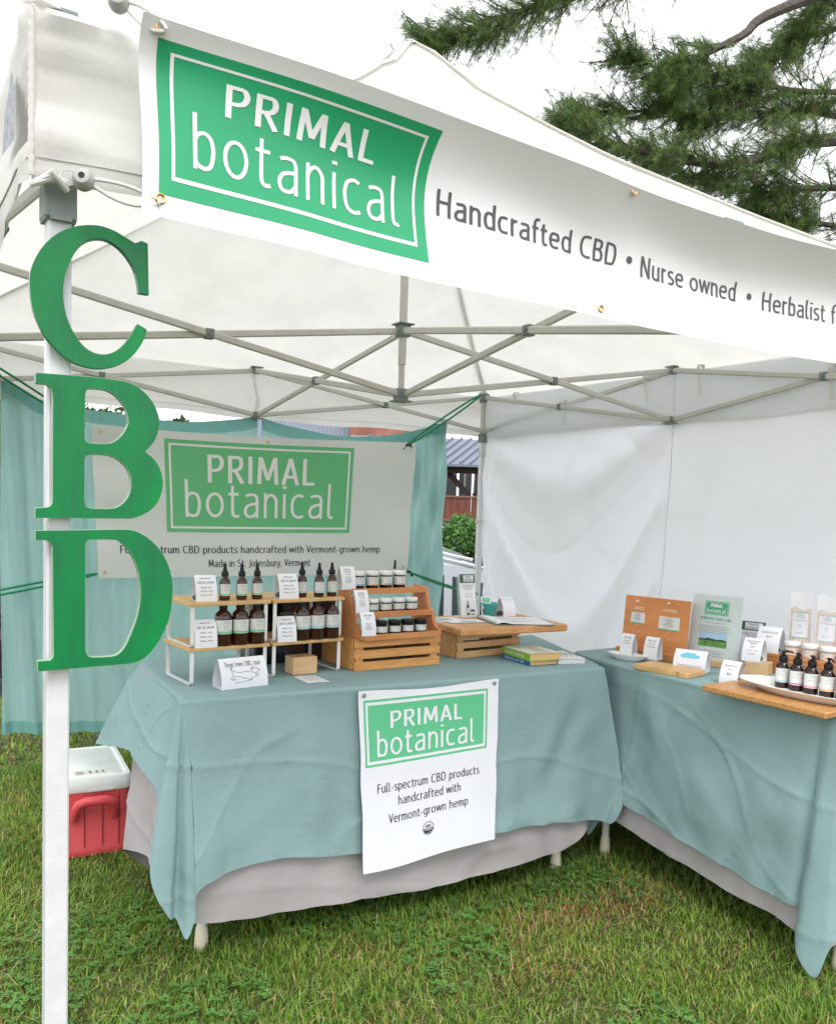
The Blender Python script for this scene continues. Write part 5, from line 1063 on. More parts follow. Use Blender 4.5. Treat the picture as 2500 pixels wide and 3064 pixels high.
# ================================================================ SIDE TABLE GOODS
# orange display board with two hanging pouches; local x runs to the right, front faces -Y
od=thing('pouch_display','orange wooden board display with two hanging truffle pouches on the side table','display board',(2.185,.825,TZ),R(-76.5))
mb=MB(); mb.box((0,.010,.014),(.285,.040,.028),b=.002); obj('base_block',mb,cherry,od)
mb=MB(); mb.box((0,.022,.118),(.262,.008,.212),rx=R(-5),b=.001); bd_=obj('back_board',mb,oran,od)
for px,w,h,zc in((-.073,.080,.128,.135),(.055,.115,.150,.128)):
    mb=MB(); W_=lambda u,v:(px+u,.0135+v*.087-.0005-.006*math.cos(PI*u/w)*math.cos(PI*(v-zc)/h*.9),v); mb.grid(lambda a,b:W_(-w/2+w*a,zc-h/2+h*b),10,12); pch=obj('pouch',mb,clearb,od,smooth=True)
    mb=MB(); W2=lambda u,v:(px+u,W_(u,v)[1]-.0030,v); rect(mb,-w/2+.004,w/2-.004,zc+h/2-.024,zc+h/2-.0225,W2,8,1); rect(mb,-w/2+.004,w/2-.004,zc+h/2-.018,zc+h/2-.0165,W2,8,1)
    for k in range(3): x0=(-.3+.25*k)*w; mb.add([W2(x0,zc-h*.30),W2(x0+.016,zc-h*.33),W2(x0+.015,zc-h*.34)],[(0,1,2)])  # pale slivers below the zip, film glints put into the colour
    obj('zip_seal_glints',mb,M('zip_glint',(.85,.80,.74),.3) if 'zip_glint' not in bpy.data.materials else bpy.data.materials['zip_glint'],pch)
    lw=w*.76; lh=.040+.008*(w>.1)
    mb=MB(); rect(mb,-lw/2,lw/2,zc-lh/2+.008,zc+lh/2+.008,W2,6,1); lb=obj('label',mb,label,pch)
    W3=lambda u,v:(px+u,W_(u,v)[1]-.0040,v); mb=MB(); rect(mb,-lw/2,lw/2,zc-lh/2+.008,zc-lh/2+.0115,W3,6,1); obj('colour_stripe',mb,lgreen,lb)
    mb=MB(); zt=zc+lh/2+.008
    for s,ww,a,b in(('PRIMAL',.22,.14,.20),('botanical',.28,.22,.31),('CBD',.24,.42,.54),('TRUFFLES',.40,.58,.68),('200mg CBD',.3,.74,.80)): lettering(s,(-lw*ww/2*1.3,lw*ww/2*1.3,zt-lh*b,zt-lh*a),W3,ink,lb,res=1,mb=mb)
    border(mb,-lw*.26,lw*.26,zt-lh*.34,zt-lh*.10,.0004,W3); obj('printed_text',mb,inkl,lb,smooth=False)
    mb=MB(); p=Vector((px,.020,zc+h/2+.006)); mb.path([p,p+Vector((0,-.012,0)),p+Vector((0,-.014,.006))],.0024,6); mb.path([p+Vector((-.003,-.012,0)),p+Vector((.006,-.013,.003))],.0016,6); obj('hook',mb,white_pl,od)
tr_=lambda a,b:[('CBD truffles',.62,.80,.87),('10mg each',.46,.67,.73),(a,.56,.54,.61)]
card('price_card','narrow white card for single truffles leaning before the orange board, left one',(2.118,.872,TZ+.012),R(-80),.052,.078,.036,tr_('6 for $6',0),CG,stn=False,lean=3)
card('price_card','narrow white card for truffles leaning before the orange board, right one',(2.135,.770,TZ+.012),R(-80),.056,.080,.038,tr_('20 for $18',0),CG,stn=False,lean=3)
t=thing('oval_dish','small white oval dish in front of the orange truffle board','dish',(2.085,.845,TZ),R(-76)); mb=MB(); mb.lathe([(.050,0),(.054,.001),(.078,.020),(.080,.022),(.077,.022),(.052,.004),(.001,.003)],n=36,sx=1,sy=.48); obj('dish_body',mb,dish,t,smooth=True,sharp=45)
# small bamboo cutting board with notch
t=thing('cutting_board','small pale bamboo cutting board at the edge of the side table','cutting board',(2.048,.615,TZ),R(-80))
out_=[(-.105,-.055),(.030,-.062),(.040,-.060),(.046,-.052),(.058,-.050),(.068,-.056),(.076,-.062),(.098,-.060),(.105,-.052),(.103,.052),(.096,.060),(-.098,.060),(-.106,.052)]
mb=MB(); n=len(out_); 
for z,k in((0,.985),(.003,1),(.014,1),(.017,.985)): mb.v+=[(x*k,y*k,z) for x,y in out_]
mb.f=[(j*n+i,j*n+(i+1)%n,(j+1)*n+(i+1)%n,(j+1)*n+i) for j in range(3) for i in range(n)]+[tuple(range(n))[::-1],tuple(range(3*n,4*n))]; obj('board',mb,bamboo,t,smooth=False)
# cloud card
cc_=card('cloud_card','white folded card with blue rain cloud drawing beside the cutting board','x' and (2.140,.600,TZ),R(-66),.110,.072,.062,[('Primal Botanical will donate 20%',.74,.30,.35),('of pumpkin seed sales to flood',.70,.23,.28),('NEK LT Flood Emergency Fund',.78,.15,.20)],None,stn=False,cat='sign card')
hh=.072; wf=lambda u,v:(u,-(.062/2)*(1-max(0,v/hh)**2.4)-.0009,v); mb=MB()
for cx,cz,rx_,rz_ in((-.022,.052,.012,.006),(-.010,.056,.014,.0075),(.006,.056,.013,.007),(.020,.052,.012,.006),(.0,.051,.022,.005)):
    mb.add([wf(cx+rx_*math.cos(k*PI/8),cz+rz_*math.sin(k*PI/8)) for k in range(16)],[tuple(range(16))])
for k in range(9): x=-.024+.006*k; z=.040-.004*(k%2); mb.add([wf(x,z),wf(x+.001,z),wf(x-.0005,z-.004)],[(0,1,2)])
mb.v=[(x,y-.00003*i%.0003,z) for i,(x,y,z) in enumerate(mb.v)]; obj('cloud_drawing',mb,cloudb,cc_,smooth=False)
# acrylic sign
ac=thing('sign_holder','clear upright sign holder with green logo and field photo in a wooden foot','sign holder',(2.288,.640,TZ),R(-77))
mb=MB(); mb.box((.030,.0,.011),(.150,.040,.022),b=.002); obj('wooden_foot',mb,block,ac)
tl_=math.tan(R(7)); mb=MB(); W0=lambda u,v:(u,.004+v*tl_,v+.010); mb.box((0,.004+.12*tl_,.130),(.190,.0035,.242),rx=-R(7)); obj('acrylic_sheet',mb,M('frosted_acrylic',(.72,.78,.79),.15,trans=.25),ac)
W1=lambda u,v:(u,.004+v*tl_-.0030,v+.012); mb=MB(); rect(mb,-.085,.085,.002,.232,W1); pp=obj('paper_insert',mb,signpaper,ac)
W2=lambda u,v:(u,.004+v*tl_-.0036,v+.012); W3=lambda u,v:(u,.004+v*tl_-.0042,v+.012)
mb=MB(); rect(mb,-.044,.044,.168,.216,W2); gp=obj('green_panel',mb,vgreen,pp); mb=MB(); border(mb,-.041,.041,.171,.213,.0012,W3); stext('PRIMAL',(-.024,.024,.195,.208),W3,paper,gp,t=.15,mb=mb); stext('botanical',(-.035,.035,.1765,.191),W3,paper,gp,t=.11,mb=mb); obj('logo_text',mb,paper,gp,smooth=False)
mb=MB(); stext('VERMONT CRAFT CBD',(-.058,.058,.149,.159),W2,tgreen,pp,t=.14,mb=mb); obj('heading',mb,M('teal_print',(.10,.33,.27),.5),pp,smooth=False)
mb=MB(); lettering('Why Primal Botanical?',(-.038,.038,.137,.143),W2,ink,pp,res=2,mb=mb)
for i in range(5): rect(mb,-.060,.045+.012*(i%2),.128-.006*i,.1295-.006*i,W2)
for i in range(4): rect(mb,-.030-.01*(i%2),.030+.01*(i%2),.040-.006*i,.0415-.006*i,W2)
obj('printed_text',mb,inkl,pp,smooth=False)
mb=MB(); rect(mb,-.055,.050,.055,.077,W2); ph=obj('photo_field',mb,field,pp); mb=MB(); rect(mb,-.055,.050,.077,.103,W2); obj('photo_sky',mb,skyblue,pp)
mb=MB(); g=random.Random(4); pts=[(-.055,.0765)]+[(-.055+.105*i/20,.081+g.uniform(0,.005)*(1.3-abs(i-10)/10)) for i in range(21)]+[(.05,.0765)]; mb.add([W3(a,b) for a,b in pts],[tuple(range(len(pts)))]); obj('photo_trees',mb,M('photo_tree_line',(.03,.05,.03),.5),pp,smooth=False)
tag(obj('stone',MB().lathe([(.001,0),(.013,.002),(.016,.008),(.012,.014),(.001,.017)],(2.318,.552,TZ),12),stone,smooth=True),'dark pebble behind the lower right of the upright sign','stone','pebbles weighing down the price cards')
rack('clear leaflet holder partly hidden behind the bundle price card',(2.430,.590,TZ),R(-68),.092,.155,extra=False)
# blocks, crate, jars
t=tag(obj('wooden_block',MB().box((0,0,.0215),(.075,.070,.043),b=.0015),block),'pale wooden block under the bundle price card on the side table','wooden block'); place(t,(2.325,.470,TZ),R(-68))
card('price_card','white folded bundle price card standing on the pale wooden block',(2.318,.485,TZ+.0435),R(-72),.064,.078,.066,[('CBD BATH & BODY',.72,.83,.89),('BUNDLE',.36,.74,.80),('$40',.2,.60,.67),('1 bath salt + 1 body oil',.66,.45,.50),('Save $11',.4,.30,.37)],CG,stn=.014)
card('price_card','white folded bath salts price card above and behind the bundle card',(2.425,.500,TZ+.066),R(-74),.080,.086,.072,[('CBD BATH SALTS',.70,.76,.83),('$23',.22,.60,.68)],CG,stn=.018)
card('price_card','white folded body oils price card at the corner of the bamboo plank',(2.085,.390,TZ),R(-76),.060,.074,.062,[('CBD BODY OILS',.68,.76,.83),('200mg',.34,.63,.69),('$22',.24,.42,.52)],CG,stn=.016)
cr_=thing('step_crate','reddish wooden step crate behind the pump bottles holding bath salts','crate',(2.385,.505,TZ),R(-84))
for k in range(5): mb=MB(); mb.box((.30,.010+.0,.0065+.0132*k),(.60,.016,.0120),b=.0015); obj('slat',mb,plankm if False else cherry,cr_)
mb=MB(); mb.box((.30,.095,.058),(.60,.17,.010),b=.001); obj('top_board',mb,cherry,cr_)
for x in(.005,.595): mb=MB(); mb.box((x,.095,.028),(.010,.17,.052)); obj('end_panel',mb,cherry,cr_)
def saltjar(label_,loc):
    t=thing('salt_jar',label_,'jar',loc,R(-50),'white lidded bath salt jars in a row')
    mb=MB(); mb.lathe([(.021,0),(.0245,.002),(.0250,.005),(.0250,.033),(.0235,.035),(.0235,.038)],n=24); obj('jar_glass',mb,clearb,t,smooth=True,sharp=50)
    mb=MB(); mb.lathe([(.020,.002),(.0238,.004),(.0238,.024),(.020,.030),(.001,.031)],n=20); obj('salt',mb,salt,t,smooth=True)
    mb=MB(); mb.lathe([(.0262,.035),(.0268,.036),(.0268,.047),(.0255,.049),(.001,.0495)],n=26); obj('lid',mb,white_pl,t,smooth=True,sharp=50)
for i,(x,y) in enumerate([(2.437,.424),(2.442,.360),(2.445,.296),(2.45,.232)]): saltjar(f'white lidded jar of pink bath salt, {["leftmost","second","third","rightmost"][i]} of the row',(x,y,TZ+.0635))
def pouch(label_,loc,stripe,tri,nm):
    t=thing('salt_pouch',label_,'pouch',loc,R(-64),'tall clear bath salt pouches'); w,h=.072,.215
    def F(s,inf=1.0): 
        return lambda a,b:((a-.5)*w*(1-.04*math.sin(b*PI)),s*inf*(.020*math.sin(PI*min(1,max(0,a)))**.7*(1-b)**.6*(b+.05)**.2)+.006*b*math.sin(a*5),b*h+.003*math.sin(a*7)*b)
    mb=MB(); mb.grid(F(-1),12,14); mb.grid(F(1),12,14); obj('bag_film',mb,clearb,t,smooth=True)
    mb=MB(); mb.grid(lambda a,b:F(-1,.9)(.04+.92*a,b*(.74+.02*math.sin(a*9))),12,12); mb.grid(lambda a,b:F(1,.9)(.04+.92*a,b*(.74+.02*math.sin(a*9))),12,12); obj('salt',mb,salt,t,smooth=True)
    W1=lambda u,v:(u,F(-1)(u/w+.5,v/h)[1]-.0008,v); W2=lambda u,v:(u,F(-1)(u/w+.5,v/h)[1]-.0014,v)
    mb=MB(); rect(mb,-.026,.026,.060,.148,W1,8,6); lb=obj('label',mb,M('lilac_label',(.70,.71,.76),.5) if 'lilac_label' not in bpy.data.materials else bpy.data.materials['lilac_label'],t,smooth=True)
    mb=MB(); rect(mb,-.026,.026,.060,.0625,W2,8,1); rect(mb,-.026,.026,.146,.1485,W2,8,1); obj('colour_stripe',mb,stripe,lb)
    mb=MB(); lettering('PRIMAL',(-.008,.008,.1365,.1400),W2,ink,lb,res=1,mb=mb); lettering('botanical',(-.011,.011,.131,.135),W2,ink,lb,res=1,mb=mb); border(mb,-.013,.013,.1295,.1415,.0004,W2)
    lettering('CBD MINERAL BATH',(-.022,.022,.119,.1225),W2,ink,lb,res=1,mb=mb); lettering(nm,(-.012,.012,.075,.079),W2,ink,lb,res=1,mb=mb)
    s=1 if tri else -1
    for k in range(3):
        a0=PI/2*s+2*PI*k/3; a1=a0+2*PI/3
        p=[(.007*math.cos(a0),.102+.007*math.sin(a0)),(.007*math.cos(a1),.102+.007*math.sin(a1)),(.0058*math.cos(a1),.102+.0058*math.sin(a1)),(.0058*math.cos(a0),.102+.0058*math.sin(a0))]; mb.add([W2(*q) for q in p],[(0,1,2,3)])
    if tri: rect(mb,-.006,.006,.1015,.1022,W2)
    obj('printed_text',mb,inkl,lb,smooth=False)
pouch('tall clear pouch of pink bath salt with green edged label, leftmost',(2.475,.425,TZ+.0635),lgreen,True,'BREATHE')
pouch('tall clear pouch of pink bath salt with blue edged label, middle one',(2.482,.330,TZ+.0635),lblue,False,'RECOVER')
pouch('tall clear pouch of bath salt cut by the right edge of the picture',(2.488,.238,TZ+.0635),spurp,True,'RELAX')
# plank, platter, pump bottles
t=tag(obj('plank_board',MB().box((.165,.155,.009),(.40,.31,.018),b=.003),plankm),'dark striped bamboo plank under the white platter, overhanging the table edge','wooden board'); place(t,(1.925,.290+.035,TZ),R(-88)); t.location=(1.906,.325,TZ)
PZ=TZ+.0185
t=thing('oval_platter','long white ceramic platter with beaded rim holding the pump bottles','platter',(2.070,.095,PZ),R(-83))
mb=MB(); mb.lathe([(.150,0),(.165,.0012),(.185,.010),(.215,.020),(.226,.0235),(.229,.0255),(.224,.0262),(.208,.0215),(.170,.0055),(.001,.004)],n=72,sx=1,sy=.44); pl=obj('platter_body',mb,dish,t,smooth=True,sharp=45)
mb=MB()
for k in range(90): a=2*PI*k/90; mb.lathe([(.0005,-.0022),(.0022,0),(.0005,.0022)],(.2265*math.cos(a),.2265*.44*math.sin(a),.0258),5)
obj('beaded_rim',mb,dish,pl,smooth=True)
def pump(label_,loc,stripe,rot,kind='CBD BODY OIL'):
    t=thing('pump_bottle',label_,'pump bottle',loc,R(-48),'amber pump bottles on the white platter'); r=.0208
    mb=MB(); mb.lathe([(.017,0),(.0203,.0015),(.0208,.005),(.0208,.062),(.0195,.069),(.016,.075),(.0125,.079)],n=24); obj('glass_body',mb,amberd,t,smooth=True,sharp=50)
    mb=MB(); mb.lathe([(.0125,.077),(.0128,.078),(.0128,.094),(.0118,.0955),(.0085,.096),(.0085,.099),(.0035,.1),(.0035,.108)],n=18); c_=obj('pump_collar',mb,rubber,t,smooth=True,sharp=50)
    mb=MB(); a=R(rot); d=Vector((math.cos(a),math.sin(a),0)); mb.lathe([(.004,.107),(.0075,.108),(.0078,.1105),(.004,.112)],n=12); mb.path([Vector((0,0,.1095)),d*.012+Vector((0,0,.1105)),d*.024+Vector((0,0,.109)),d*.027+Vector((0,0,.106))],[.0042,.0036,.0026,.0022],8); obj('pump_head',mb,rubber,t,smooth=True,sharp=60)
    lb=blabel(t,r,.018,.060,1.35,stripe,[('PRIMAL',.24,.83,.91),('botanical',.32,.71,.81),(kind,.52,.52,.60),('unscented',.26,.42,.46),('massage skin moisturizer',.56,.30,.34),('4 fl oz',.2,.20,.24)],sh=.11)
sts=[(lblue,'blue'),(pmag,'magenta'),(spink,'pink'),(sorange,'orange'),(lgreen,'mint')]
for i,(x,y) in enumerate([(2.091,.216),(2.091,.168),(2.093,.122),(2.098,.074),(2.104,.028)]): pump(f'amber pump bottle with {sts[i][1]} stripe on the white platter',(x,y,PZ+.005),sts[i][0],(-10,-80,-85,-75,-60)[i])
# ================================================================ BACKGROUND
leafm=vcol('leaf','tint',.55,.35); needlem=vcol('pine_needle','tint',.5,.15)
bark=M('pine_bark',(.10,.085,.075),.9,var=(20,.4),bump=(30,1,.02))
def tri_mesh(name,V,F,Cc,mat,parent=None):
    me=bpy.data.meshes.new(name); n=len(V); me.vertices.add(n); me.vertices.foreach_set('co',V.astype(np.float32).reshape(-1))
    k=F.shape[1]; me.loops.add(F.size); me.loops.foreach_set('vertex_index',F.reshape(-1).astype(np.int32)); me.polygons.add(len(F)); me.polygons.foreach_set('loop_start',np.arange(0,F.size,k,dtype=np.int32)); me.polygons.foreach_set('loop_total',np.full(len(F),k,dtype=np.int32)); me.update(); me.validate()
    a=me.color_attributes.new('tint','FLOAT_COLOR','POINT'); c=np.ones((n,4)); c[:,:3]=Cc; a.data.foreach_set('color',c.astype(np.float32).reshape(-1))
    me.materials.append(mat); o=bpy.data.objects.new(name,me); COL.objects.link(o)
    if parent: o.parent=parent
    return o
def leaves(name,centers,radii,n,size,seed,parent,base=(.07,.16,.03),zmin=-1):
    g=np.random.default_rng(seed); c=np.array(centers); r=np.array(radii); wts=r.prod(1)**.67; idx=g.choice(len(c),n,p=wts/wts.sum())
    d=g.normal(size=(n,3)); d/=np.linalg.norm(d,axis=1)[:,None]; rad=g.uniform(.72,1.05,n)[:,None]**.8
    P=c[idx]+d*r[idx]*rad*(1+.12*np.sin(d[:,:1]*9+idx[:,None])); P[:,2]=np.maximum(P[:,2],zmin)
    A=g.normal(size=(n,3)); A/=np.linalg.norm(A,axis=1)[:,None]; B=np.cross(A,g.normal(size=(n,3))); B/=np.linalg.norm(B,axis=1)[:,None]
    s=size*g.uniform(.6,1.4,(n,1)); V=np.stack([P-A*s,P+B*s*.45,P+A*s,P-B*s*.45],1).reshape(-1,3); F=np.arange(4*n).reshape(-1,4)
    col=np.array(base)*g.uniform(.5,1.5,(n,1))*(1+.3*np.sin(idx*2.1))[:,None]; col[:,0]*=g.uniform(.8,1.5,n)
    return tri_mesh(name,V,F,np.repeat(np.clip(col,0,.6),4,0),leafm,parent)
def bush(label_,loc,cs,rs,n,size,seed,base,cat='shrub',group=None,h=1.0,name='shrub'):
    t=thing(name,label_,cat,loc,0,group); leaves('foliage',cs,rs,n,size,seed,t,base)
    mb=MB()
    for k in range(4): a=k*1.7; mb.path([(0.05*math.cos(a),.05*math.sin(a),0),(.15*math.cos(a),.15*math.sin(a),h*.4),(.4*math.cos(a),.4*math.sin(a),h*.8)],[.03,.02,.008],6)
    obj('stem',mb,bark,t,smooth=True); return t
# shrubs beyond the parking lot seen beside the rear corner pole
SG='shrubs behind the parked cars'
for i,(x,y,hh_,b_,lb) in enumerate([(8.2,12.4,2.02,(0.187, 0.408, 0.068),'bright green shrub behind the cars, left in the gap beside the pole'),(9.1,11.9,1.95,(0.076, 0.204, 0.051),'darker leafy shrub in the middle of the gap beside the rear pole'),(9.9,11.3,1.95,(0.204, 0.459, 0.068),'bright green shrub behind the cars, nearest the rear pole')]):
    bush(lb,(x,y,-.90),[(0,0,hh_*.55),(.35,.1,hh_*.35),(-.4,0,hh_*.4),(.1,-.3,hh_*.3),(0,0,hh_*.8)],[(.62,.6,hh_*.42),(.45,.4,hh_*.35),(.5,.45,hh_*.38),(.5,.4,hh_*.3),(.35,.35,hh_*.24)],7000,.06,20+i,b_,group=SG,h=hh_)
for i,(x,y,hh_,rr_,b_,lb) in enumerate([(1.0,13.4,5.0,1.5,(0.16, 0.352, 0.056),'tall light green tree at the far left edge beside the teal curtain'),(-1.2,12.0,4.2,1.4,(.08,.18,.03),'leafy tree left of the picture edge beyond the lawn'),(3.3,15.2,4.2,1.7,(.07,.14,.04),'leafy tree showing in the slit above the left teal curtain'),(5.0,15.5,3.9,1.1,(.06,.12,.035),'dull green tree showing above the curtain near its middle')]):
    t=thing('leafy_tree',lb,'tree',(x,y,-.90),0,'leafy trees behind the stall')
    g=random.Random(i); cs=[(g.uniform(-.6,.6)*rr_,g.uniform(-.5,.5)*rr_,hh_*g.uniform(.30,.88)) for k in range(9)]+[(0,0,hh_*.3)]; rs=[(rr_*.55,rr_*.5,rr_*.42)]*10
    leaves('crown',cs,rs,12000,.075,40+i,t,b_)
    mb=MB(); mb.path([(0,0,0),(.05,0,hh_*.3),(0,.05,hh_*.75)],[.14,.10,.04],9)
    for k in range(6): c_=cs[k]; mb.path([(0.03,0,hh_*.3),(c_[0]*.5,c_[1]*.5,hh_*.3+(c_[2]-hh_*.3)*.5),c_],[.05,.03,.01],6)
    obj('trunk',mb,bark,t,smooth=True)
# covered timber structure
brownw=M('brown_stained_board',(.17,.055,.035),.7,var=(3,.35),stretch=(8,8,1)); darkw=M('dark_timber',(.03,.018,.014),.8); metalr=M('grey_metal_roof',(.15,.18,.23),.5); midw=M('mid_timber',(.20,.11,.075),.8)
cv=thing('covered_bridge','brown timber covered structure with grey standing seam metal roof behind the cars','building',(12.2,16.9,-.90),R(-32))
for k in range(28):
    mb=MB(); mb.box((-2.1+.16*k,0,2.11+.0),(.152,.03,.58),b=.004); obj('side_board',mb,brownw,cv)
mb=MB(); mb.box((0,.02,2.42),(4.6,.14,.05)); mb.box((0,.02,1.83),(4.6,.10,.06)); obj('rail',mb,midw,cv)
mb=MB(); mb.box((0,0,3.12),(5.0,.25,.22)); obj('eave_beam',mb,darkw,cv)
for k in range(4):
    x=-1.9+1.3*k; mb=MB(); mb.bar((x-.1,.06,2.44),(x+.5,.06,3.05),.10,.14); mb.bar((x+1.1,.09,2.44),(x+.5,.09,3.05),.10,.14); obj('brace',mb,darkw,cv)
    mb=MB(); mb.bar((x+.4,.0,2.44),(x-.05,.0,3.0),.05,.10); obj('light_brace',mb,midw,cv)
for x in(-2.3,-.7,.9,2.3): mb=MB(); mb.box((x,.35,1.2),(.2,.2,2.4)); obj('post',mb,darkw,cv)
mb=MB(); mb.add([(-2.7,-.35,3.22),(2.7,-.35,3.22),(2.7,1.9,4.02),(-2.7,1.9,4.02),(-2.7,-.35,3.16),(2.7,-.35,3.16),(2.7,1.9,3.96),(-2.7,1.9,3.96)],[(0,1,2,3),(7,6,5,4),(0,4,5,1),(1,5,6,2),(2,6,7,3),(3,7,4,0)]); rf=obj('roof',mb,metalr,cv)
for k in range(22): x=-2.6+.25*k; mb=MB(); mb.bar((x-.45,-.355,3.245),(x+.45,1.88,4.04),.035,.06); obj('roof_seam',mb,metalr,rf)
for k in range(10): mb=MB(); mb.box((-2+.42*k,2.6,2.4),(.36,.04,1.6)); obj('back_panel',mb,M('grey_wall_panel',(.16,.17,.18),.6) if k==0 else bpy.data.materials['grey_wall_panel'],cv)
for k in range(6): mb=MB(); mb.box((-1.9+.8*k,2.52,2.85),(.05,.04,.7)); obj('window_bar',mb,whitep,cv)
# far roof and brick building seen over the curtain
fr=thing('metal_roof_shed','long building with pale grey corrugated roof showing over the teal curtain','building',(10.35,21.9,-.90),R(-28))
mb=MB(); mb.box((0,2,1.6),(3.0,4,3.2)); obj('wall',mb,M('pale_siding',(.35,.36,.38),.7),fr)
mb=MB(); mb.add([(-1.6,-.3,3.4),(1.6,-.3,3.4),(1.6,2.2,4.9),(-1.6,2.2,4.9)],[(0,1,2,3)]); rf=obj('roof',mb,metalr,fr)
mb=MB()
for k in range(24): mb.bar((-1.55+.13*k,-.30,3.42),(-1.55+.13*k,2.2,4.92),.03,.03)
tag(obj('corrugation',mb,metalr,rf),kind='stuff')
br_=thing('brick_building','weathered red brick building showing over the right end of the curtain','building',(12.55,21.0,-.90),R(-30))
brick=M('red_brick',(.34,.14,.10),.85,var=(2,.4)); mb=MB(); mb.box((0,2,2.8),(2.0,4,5.6)); obj('wall',mb,brick,br_)
mb=MB(); mb.box((0,-.02,5.65),(2.1,.2,.2)); obj('parapet',mb,midw,br_)
for k in (1,2): mb=MB(); mb.box((-2.1+1.4*k,-.01,3.6),(.55,.06,1.0)); w_=obj('window',mb,rubber,br_); mb=MB(); mb.box((-2.1+1.4*k,-.04,3.06),(.7,.1,.08)); obj('sill',mb,midw,w_)
# ---- cars
glassm=M('car_glass',(.02,.028,.03),.12,spec=.25); tyre=M('tyre',(.015,.015,.015),.85); rim=M('alloy_rim',(.45,.45,.46),.3,.8); chrome=M('roof_rail_silver',(.65,.66,.68),.25,.9)
def car(label_,loc,rz,paint,L_=4.55,Wd=1.8,Hh=1.62,wagon=True):
    t=thing('parked_car',label_,'car',loc,rz,'cars parked behind the stall')
    # side profile (x forward): lower body and greenhouse
    low=[(-2.2,.42),(-2.26,.60),(-2.22,.95),(-1.2,1.0),(.85,.98),(1.5,.92),(2.1,.78),(2.26,.58),(2.24,.34),(1.85,.26),(1.75,.50),(1.45,.66),(1.15,.50),(1.05,.26),(-.95,.26),(-1.05,.50),(-1.35,.66),(-1.65,.50),(-1.75,.26),(-2.1,.30)]
    def prism(pts,w0,w1f=None):
        mb=MB(); n=len(pts)
        for s in(-1,1):
            for x,z in pts: mb.v.append((x,s*(w0 if w1f is None else w1f(x,z)),z))
        mb.f=[tuple(range(n)),tuple(range(n,2*n))[::-1]]+[(i,n+i,n+(i+1)%n,(i+1)%n) for i in range(n)]; return mb
    mb=prism(low,Wd/2,lambda x,z:Wd/2-(.05 if z>.85 else 0)-.10*(abs(x)>2.15)-.03*(z<.35)); 
    body=obj('body',mb,paint,t,smooth=False)
    gh=[(-2.18,.93),(-1.95,1.48),(-1.6,Hh-.03),(-.6,Hh),(.15,Hh-.04),(.55,Hh-.17),(1.35,.93)] if wagon else [(-1.9,.95),(-1.3,1.38),(-.7,1.45),(.1,1.43),(.5,1.32),(1.3,.93)]
    top=lambda x,z:Wd/2-.04-(z-.93)*.30
    obj('cabin',prism(gh,0,top),paint,t,smooth=False)
    def pane(nm,pts,s):
        mb=MB(); mb.v=[(x,s*(top(x,z)+.006),z) for x,z in pts]; mb.f=[tuple(range(len(pts)))]; obj(nm,mb,glassm,t,smooth=False)
    for s in(-1,1):
        if wagon:
            pane('side_window',[(-.05,1.0),(1.12,1.0),(.52,Hh-.24),(.1,Hh-.14),(-.05,Hh-.12)],s); pane('side_window',[(-1.1,1.0),(-.13,1.0),(-.13,Hh-.11),(-.9,Hh-.10),(-1.05,Hh-.12)],s); pane('side_window',[(-1.95,1.05),(-1.2,1.0),(-1.15,Hh-.13),(-1.55,Hh-.16),(-1.8,1.42)],s)
        else: pane('side_window',[(-.05,1.0),(1.0,1.0),(.48,1.28),(.05,1.37),(-.05,1.37)],s); pane('side_window',[(-1.3,1.0),(-.13,1.0),(-.13,1.37),(-.8,1.36)],s)
        mb=MB(); mb.path([(-1.75,s*(top(0,Hh)-.02),Hh-.03),(-1.5,s*(top(0,Hh)-.02),Hh+.045),(-.2,s*(top(0,Hh)-.02),Hh+.045),(.25,s*(top(0,Hh)-.03),Hh-.04)],.022,6); obj('roof_rail',mb,chrome,t)
        mb=MB(); mb.box((.92,s*(Wd/2+.08),1.04),(.14,.18,.13),b=.03); obj('mirror',mb,rubber,t)
        mb=MB(); mb.box((0,s*(Wd/2-.0),.50),(3.4,.02,.05)); mb.box((-.1,s*(Wd/2+.004),.70),(.008,.004,.5)); obj('side_trim',mb,rubber,t)
        for x in(-.35,.75): mb=MB(); mb.box((x-.25,s*(Wd/2+.006),.86),(.18,.03,.03),b=.008); obj('door_handle',mb,paint,t)
        mb=MB(); mb.box((2.14,s*.62,.68),(.16,.34,.13),b=.03); obj('headlight',mb,chrome,t)
        mb=MB(); mb.box((-2.2,s*.74,.84),(.08,.22,.26),b=.03); obj('tail_light',mb,redm,t)
        for x in(-1.35,1.45):
            mb=MB(); 
            mb.lathe([(.22,-.10),(.31,-.10),(.335,-.07),(.335,.07),(.31,.10),(.22,.10)],n=24); wh=obj('wheel',mb,tyre,t,smooth=True,sharp=40,mw=Matrix.Translation((x,s*(Wd/2-.11),.335))@Matrix.Rotation(R(90),4,'X'))
            mb=MB()
            for k in range(5): a=2*PI*k/5; mb.bar((0,0,-s*.095),(.21*math.cos(a),.21*math.sin(a),-s*.095),.05,.02)
            mb.lathe([(.05,-s*.11),(.05,-s*.08)],n=12); mb.lathe([(.205,-s*.10),(.225,-s*.10),(.225,-s*.08),(.205,-s*.08)],n=20,cap=False); obj('rim',mb,rim,wh)
    mb=MB(); mb.v=[(.60,-.62,Hh-.20),(.60,.62,Hh-.20),(1.31,.78,.965),(1.31,-.90,.965)]; mb.v=[(x+.012,y,z+.012) for x,y,z in mb.v]; mb.f=[(0,1,2,3)]; obj('windscreen',mb,glassm,t)
    return t
silver=M('silver_grey_paint',(.30,.32,.35),.3,.5,coat=.6); dgrey=M('dark_grey_paint',(.27,.285,.31),.35,.3,coat=.2); blackp=M('black_car_paint',(.02,.02,.025),.25,coat=.7)
